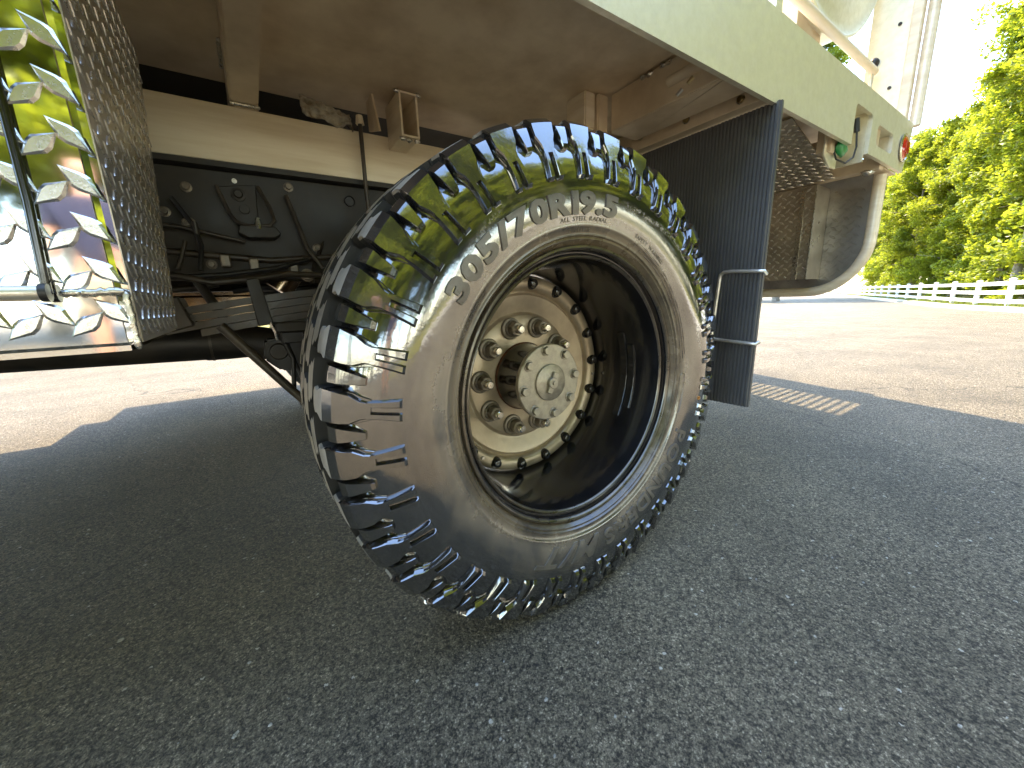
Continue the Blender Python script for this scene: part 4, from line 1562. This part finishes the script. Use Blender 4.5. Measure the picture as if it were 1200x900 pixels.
# drive shaft and its joint
ds = MB()
ds.tube([(-2.6, 1.12, .60), (-.66, 1.12, .533)], .060, 28)
dsh = ds.build('drive_shaft', M['frame'], truck, smooth=40)
MB().tube([(-.66, 1.12, .533), (-.60, 1.12, .531), (-.53, 1.12, .524), (-.44, 1.12, .500), (-.2, 1.12, .47), (.0, 1.12, .46)], [.0625, .0625, .056, .060, .095, .14], 28).build('shaft_joint', M['frame'], dsh, smooth=40)
MB().tube([(-.645, 1.12, .5325), (-.638, 1.12, .5323)], .0645, 28).build('weld_ring', M['spring'], dsh, smooth=40)
# brake and air lines, fittings
for i, pts_ in enumerate((
        [(-.72, .72, .843), (-.62, .72, .832), (-.50, .72, .805)],
        [(-.595, .71, .845), (-.594, .712, .775)],
        [(-.620, .715, .800), (-.632, .715, .765), (-.645, .72, .735)],
        [(-.60, .78, .735), (-.45, .76, .722), (-.30, .74, .708)],
        [(-.68, .80, .742), (-.50, .82, .742), (-.32, .80, .736)],
        [(-.70, .86, .692), (-.62, .85, .700), (-.58, .86, .708)],
        [(-.47, .64, .60), (-.44, .655, .50), (-.45, .64, .42), (-.43, .62, .36)],
        [(-.452, .66, .56), (-.425, .66, .44), (-.42, .64, .33)],
        [(-.3, .76, .84), (-.345, .74, .75), (-.36, .72, .70)])):
    MB().tube(pts_, (.0045, .0055, .0045, .009, .008, .009, .006, .005, .006)[i], 8).build('brake_line', M['spring'] if i in (0, 1, 2, 5) else M['frame'], truck, smooth=60)
for i, pts_ in enumerate((
        [(-1.1, .742, .80), (-.80, .738, .792), (-.62, .742, .775), (-.45, .738, .762), (-.25, .742, .78), (.1, .74, .79)],
        [(-.74, .70, .735), (-.64, .69, .715), (-.55, .70, .722), (-.44, .71, .740), (-.36, .72, .765)],
        [(-.66, .66, .72), (-.58, .65, .700), (-.50, .655, .708), (-.42, .67, .722), (-.34, .68, .72)],
        [(-.63, .73, .90), (-.60, .72, .84), (-.59, .70, .79), (-.60, .69, .73)],
        [(-.39, .735, .93), (-.375, .72, .86), (-.36, .70, .79), (-.33, .69, .74)],
        [(-.55, .90, .69), (-.47, .89, .70), (-.40, .88, .69), (-.30, .88, .70)])):
    MB().tube(pts_, (.008, .006, .0075, .005, .0055, .010)[i], 10).build('air_hose', M['blackp'] if i % 2 else M['spring'], truck, smooth=60)
for x, z in ((-.60, .93), (-.38, .955), (-.33, .80), (-.58, .75), (-.28, .76), (-.65, .87)):
    MB().lathe([(.0, -.010), (.0065, -.010), (.0075, -.004), (.012, -.003), (.012, 0)], 12).build('frame_bolt', M['nut'], truck, loc=(x, .750, z), smooth=40)
for x, z in ((-.50, .735), (-.41, .728), (-.56, .742)):
    MB().box(x, x + .022, .715, .745, z, z + .030).build('line_fitting', M['nut'], truck, bevel=.003)
for x, y, z, r in ((-.607, .735, .843, .015), (-.372, .69, .720, .017), (-.62, .86, .70, .012)):
    MB().lathe([(.0, -.012), (.006, -.012), (.007, -.008), (.011, -.008), (.012, -.005), (r, -.004), (r, 0)], 18).build('eye_bolt', M['nut'], truck, loc=(x, y, z), smooth=40)
MB().tube([(-.44, .80, .685), (-.385, .80, .755)], .034, 18).build('dryer_can', M['reflect_metal'], truck, smooth=40)
MB().tube([(-.395, .79, .79), (-.345, .79, .80)], .020, 6).build('valve_body', M['frame'], truck)
mb = MB()
mb.box(-1.2, -.48, 1.35, 1.60, .58, .705)
mb.build('fuel_tank', M['reflect_metal'], truck, bevel=.02, bseg=3)
# long bolt through the sill and a torn piece of liner
MB().tube([(-.188, .690, .80), (-.189, .690, .96), (-.186, .690, 1.130)], .0058, 10).build('through_bolt', M['spring'], truck, smooth=60)
MB().tube([(-.186, .690, 1.124), (-.186, .690, 1.146)], [.012, .009], 6).build('bolt_nut', M['sill'], truck)
vs, fs = [], []
nu, nv = 14, 7
for i in range(nu + 1):
    for j in range(nv + 1):
        u, v = i / nu, j / nv
        x = -.325 + .125 * u
        ragged = .5 + .5 * mnoise.noise(Vector((u * 5.1, 0, 3)))
        z = 1.185 - .055 * u * .4 - v * (.030 + .040 * ragged)
        y = .735 + .030 * mnoise.noise(Vector((u * 6, v * 5, 1))) - .02 * v
        vs.append((x, y, z))
fs = [(i * (nv + 1) + j, (i + 1) * (nv + 1) + j, (i + 1) * (nv + 1) + j + 1, i * (nv + 1) + j + 1) for i in range(nu) for j in range(nv)]
lin = link('torn_liner', mesh('torn_liner', vs, fs, M['cloth'], smooth=60), truck)
so = lin.modifiers.new('thick', 'SOLIDIFY')
so.thickness = .003

# ------------------------------------------------------------------ unseen parts, the gate and doors added to shade the ground
# louvred gate added out of view to cast the rear shadow and light slots
GY, GX = 1.00, 2.713
dx = lambda s: 0.285 * s
mb = MB()
sl0, sl1, zl0, zl1 = 2.135, 2.465, .50, 1.72
mb.box(1.715, sl0, GY, GY + .03, .27, 2.75)
mb.box(sl1, GX, GY, GY + .03, .27, 2.75)
mb.box(sl0, sl1, GY, GY + .03, .27, zl0)
mb.box(sl0, sl1, GY, GY + .03, zl1, 2.75)
gate = mb.build('shadow_gate', M['rail'], truck)
for i in range(15):
    z = zl0 + (zl1 - zl0) * (i + .5) / 15
    MB().box(sl0 + .0005, sl1 - .0005, GY + .012, GY + .018, z - .014, z + .014).build('shadow_slat', M['rail'], gate)
MB().box(GX, GX + .05, GY, GY + .03, 1.4, 1.62).build('shadow_latch', M['rail'], gate, bevel=.004)
# far-side toolbox; open doors added out of view to cast the stepped shadow edge
MB().prism([(WY, .62), (WY - .4, .62), (WY - .46, 1.09), (WY, 1.09)], 'x', -2.3, .0).build('far_toolbox', M['polished'], truck)
for x0, x1, yd in ((-2.25, -1.36, 2.63), (-1.3595, -1.245, 3.05), (-1.2445, .30, 3.43)):
    MB().box(x0, x1, WY - .10, yd, .596, .6195).build('shadow_door', M['polished'], truck, bevel=.003)
# cab ahead of the bed
cabp = [(-3.15, .75), (-3.15, 2.35), (-4.6, 2.35), (-5.25, 1.55), (-6.2, 1.35), (-6.3, .7)]
MB().prism(cabp, 'y', .15, 2.25).build('cab', mk('white_cab_paint', (.7, .7, .68), (.66, .66, .64), 2, .25, coat=.6), truck, bevel=.04, bseg=3)
for yy in (.05, 2.12):
    MB().lathe([(.10, 0), (.44, 0), (.46, .03), (.46, .25), (.44, .28), (.10, .28)], 48).build('front_wheel', M['tread'], truck, loc=(-5.2, yy, .46), smooth=40)

# ------------------------------------------------------------------ the photographer, mirrored in the tyre and the toolbox
def skin_mesh(name, nodes, edges, mat, parent, sub=2):
    me = bpy.data.meshes.new(name)
    me.from_pydata([n[0] for n in nodes], edges, [])
    o = link(name, me, parent)
    o.modifiers.new('skin', 'SKIN')
    for v, n in zip(me.skin_vertices[0].data, nodes):
        v.radius = (n[1], n[1])
    me.skin_vertices[0].data[0].use_root = True
    ss = o.modifiers.new('sub', 'SUBSURF')
    ss.levels = ss.render_levels = sub
    me.materials.append(mat)
    return o


person = bpy.data.objects.new('person', None)
COL.objects.link(person)
PX0, PY0 = -1.36, -3.6
person.location = (PX0, PY0, 0)
tag(person, 'person in navy shirt and tan shorts standing, mirrored in the toolbox and the wet tyre', 'person')
SK = mk('skin', (.48, .27, .17), (.42, .22, .14), 12, .5)
NAVY = mk('navy_cotton', (.016, .018, .045), (.025, .027, .06), 25, .85)
TAN = mk('tan_cotton', (.36, .29, .19), (.30, .24, .16), 25, .85)
HAIR = mk('dark_hair', (.03, .02, .014), (.05, .03, .02), 60, .6)
SHOE = mk('shoe_leather', (.08, .07, .06), (.14, .12, .1), 30, .6)
P = lambda x, y, z: (PX0 + x, PY0 + y, z)
nodes = [(P(0, 0, .92), .125), (P(0, .02, 1.12), .115), (P(0, .03, 1.32), .13), (P(0, .03, 1.43), .08), (P(0, .04, 1.50), .050), (P(0, .06, 1.60), .082), (P(0, .06, 1.69), .072),
         (P(-.19, .03, 1.40), .060), (P(-.23, .05, 1.13), .042), (P(-.17, .26, 1.02), .028),
         (P(.19, .03, 1.40), .060), (P(.23, .05, 1.13), .042), (P(.17, .26, 1.02), .028),
         (P(-.10, 0, .86), .092), (P(-.11, .03, .50), .062), (P(-.11, -.02, .10), .040), (P(-.12, .08, .05), .036),
         (P(.10, 0, .86), .092), (P(.11, .03, .50), .062), (P(.11, -.02, .10), .040), (P(.12, .08, .05), .036)]
edges = [(0, 1), (1, 2), (2, 3), (3, 4), (4, 5), (5, 6), (2, 7), (7, 8), (8, 9), (2, 10), (10, 11), (11, 12), (0, 13), (13, 14), (14, 15), (15, 16), (0, 17), (17, 18), (18, 19), (19, 20)]
skin_mesh('body', nodes, edges, SK, person)
skin_mesh('shirt', [(P(0, 0, .93), .142), (P(0, .02, 1.12), .134), (P(0, .03, 1.32), .148), (P(0, .03, 1.42), .095), (P(-.19, .03, 1.40), .078), (P(-.215, .045, 1.22), .062),
                    (P(.19, .03, 1.40), .078), (P(.215, .045, 1.22), .062)], [(0, 1), (1, 2), (2, 3), (2, 4), (4, 5), (2, 6), (6, 7)], NAVY, person)
skin_mesh('shorts', [(P(0, 0, .91), .148), (P(-.10, 0, .84), .112), (P(-.11, .02, .60), .092), (P(.10, 0, .84), .112), (P(.11, .02, .60), .092)], [(0, 1), (1, 2), (0, 3), (3, 4)], TAN, person)
skin_mesh('hair', [(P(0, .03, 1.63), .085), (P(0, .035, 1.70), .083)], [(0, 1)], HAIR, person)
for x in (-.115, .115):
    skin_mesh('shoe', [(P(x, -.04, .055), .050), (P(x, .07, .050), .048), (P(x, .17, .040), .036)], [(0, 1), (1, 2)], SHOE, person)
for sg in (-1, 1):
    base = Vector(P(.17 * sg, .26, 1.02))
    d = Vector((-.045 * sg, .15, .03))
    fn = [(base, .024), (base + d * .45, .026)]
    fe = [(0, 1)]
    for k in range(5):
        o1 = Vector((0, 0, (k - 2) * .017))
        i = len(fn)
        fn += [(base + d * .75 + o1, .0095), (base + d * (.75 + .3 * (.55, .9, 1.0, .95, .75)[k]) + o1 + Vector((-.018 * sg, 0, 0)), .0085)]
        fe += [(1, i), (i, i + 1)]
    skin_mesh('hand', [(tuple(p), r) for p, r in fn], fe, SK, person, 1)
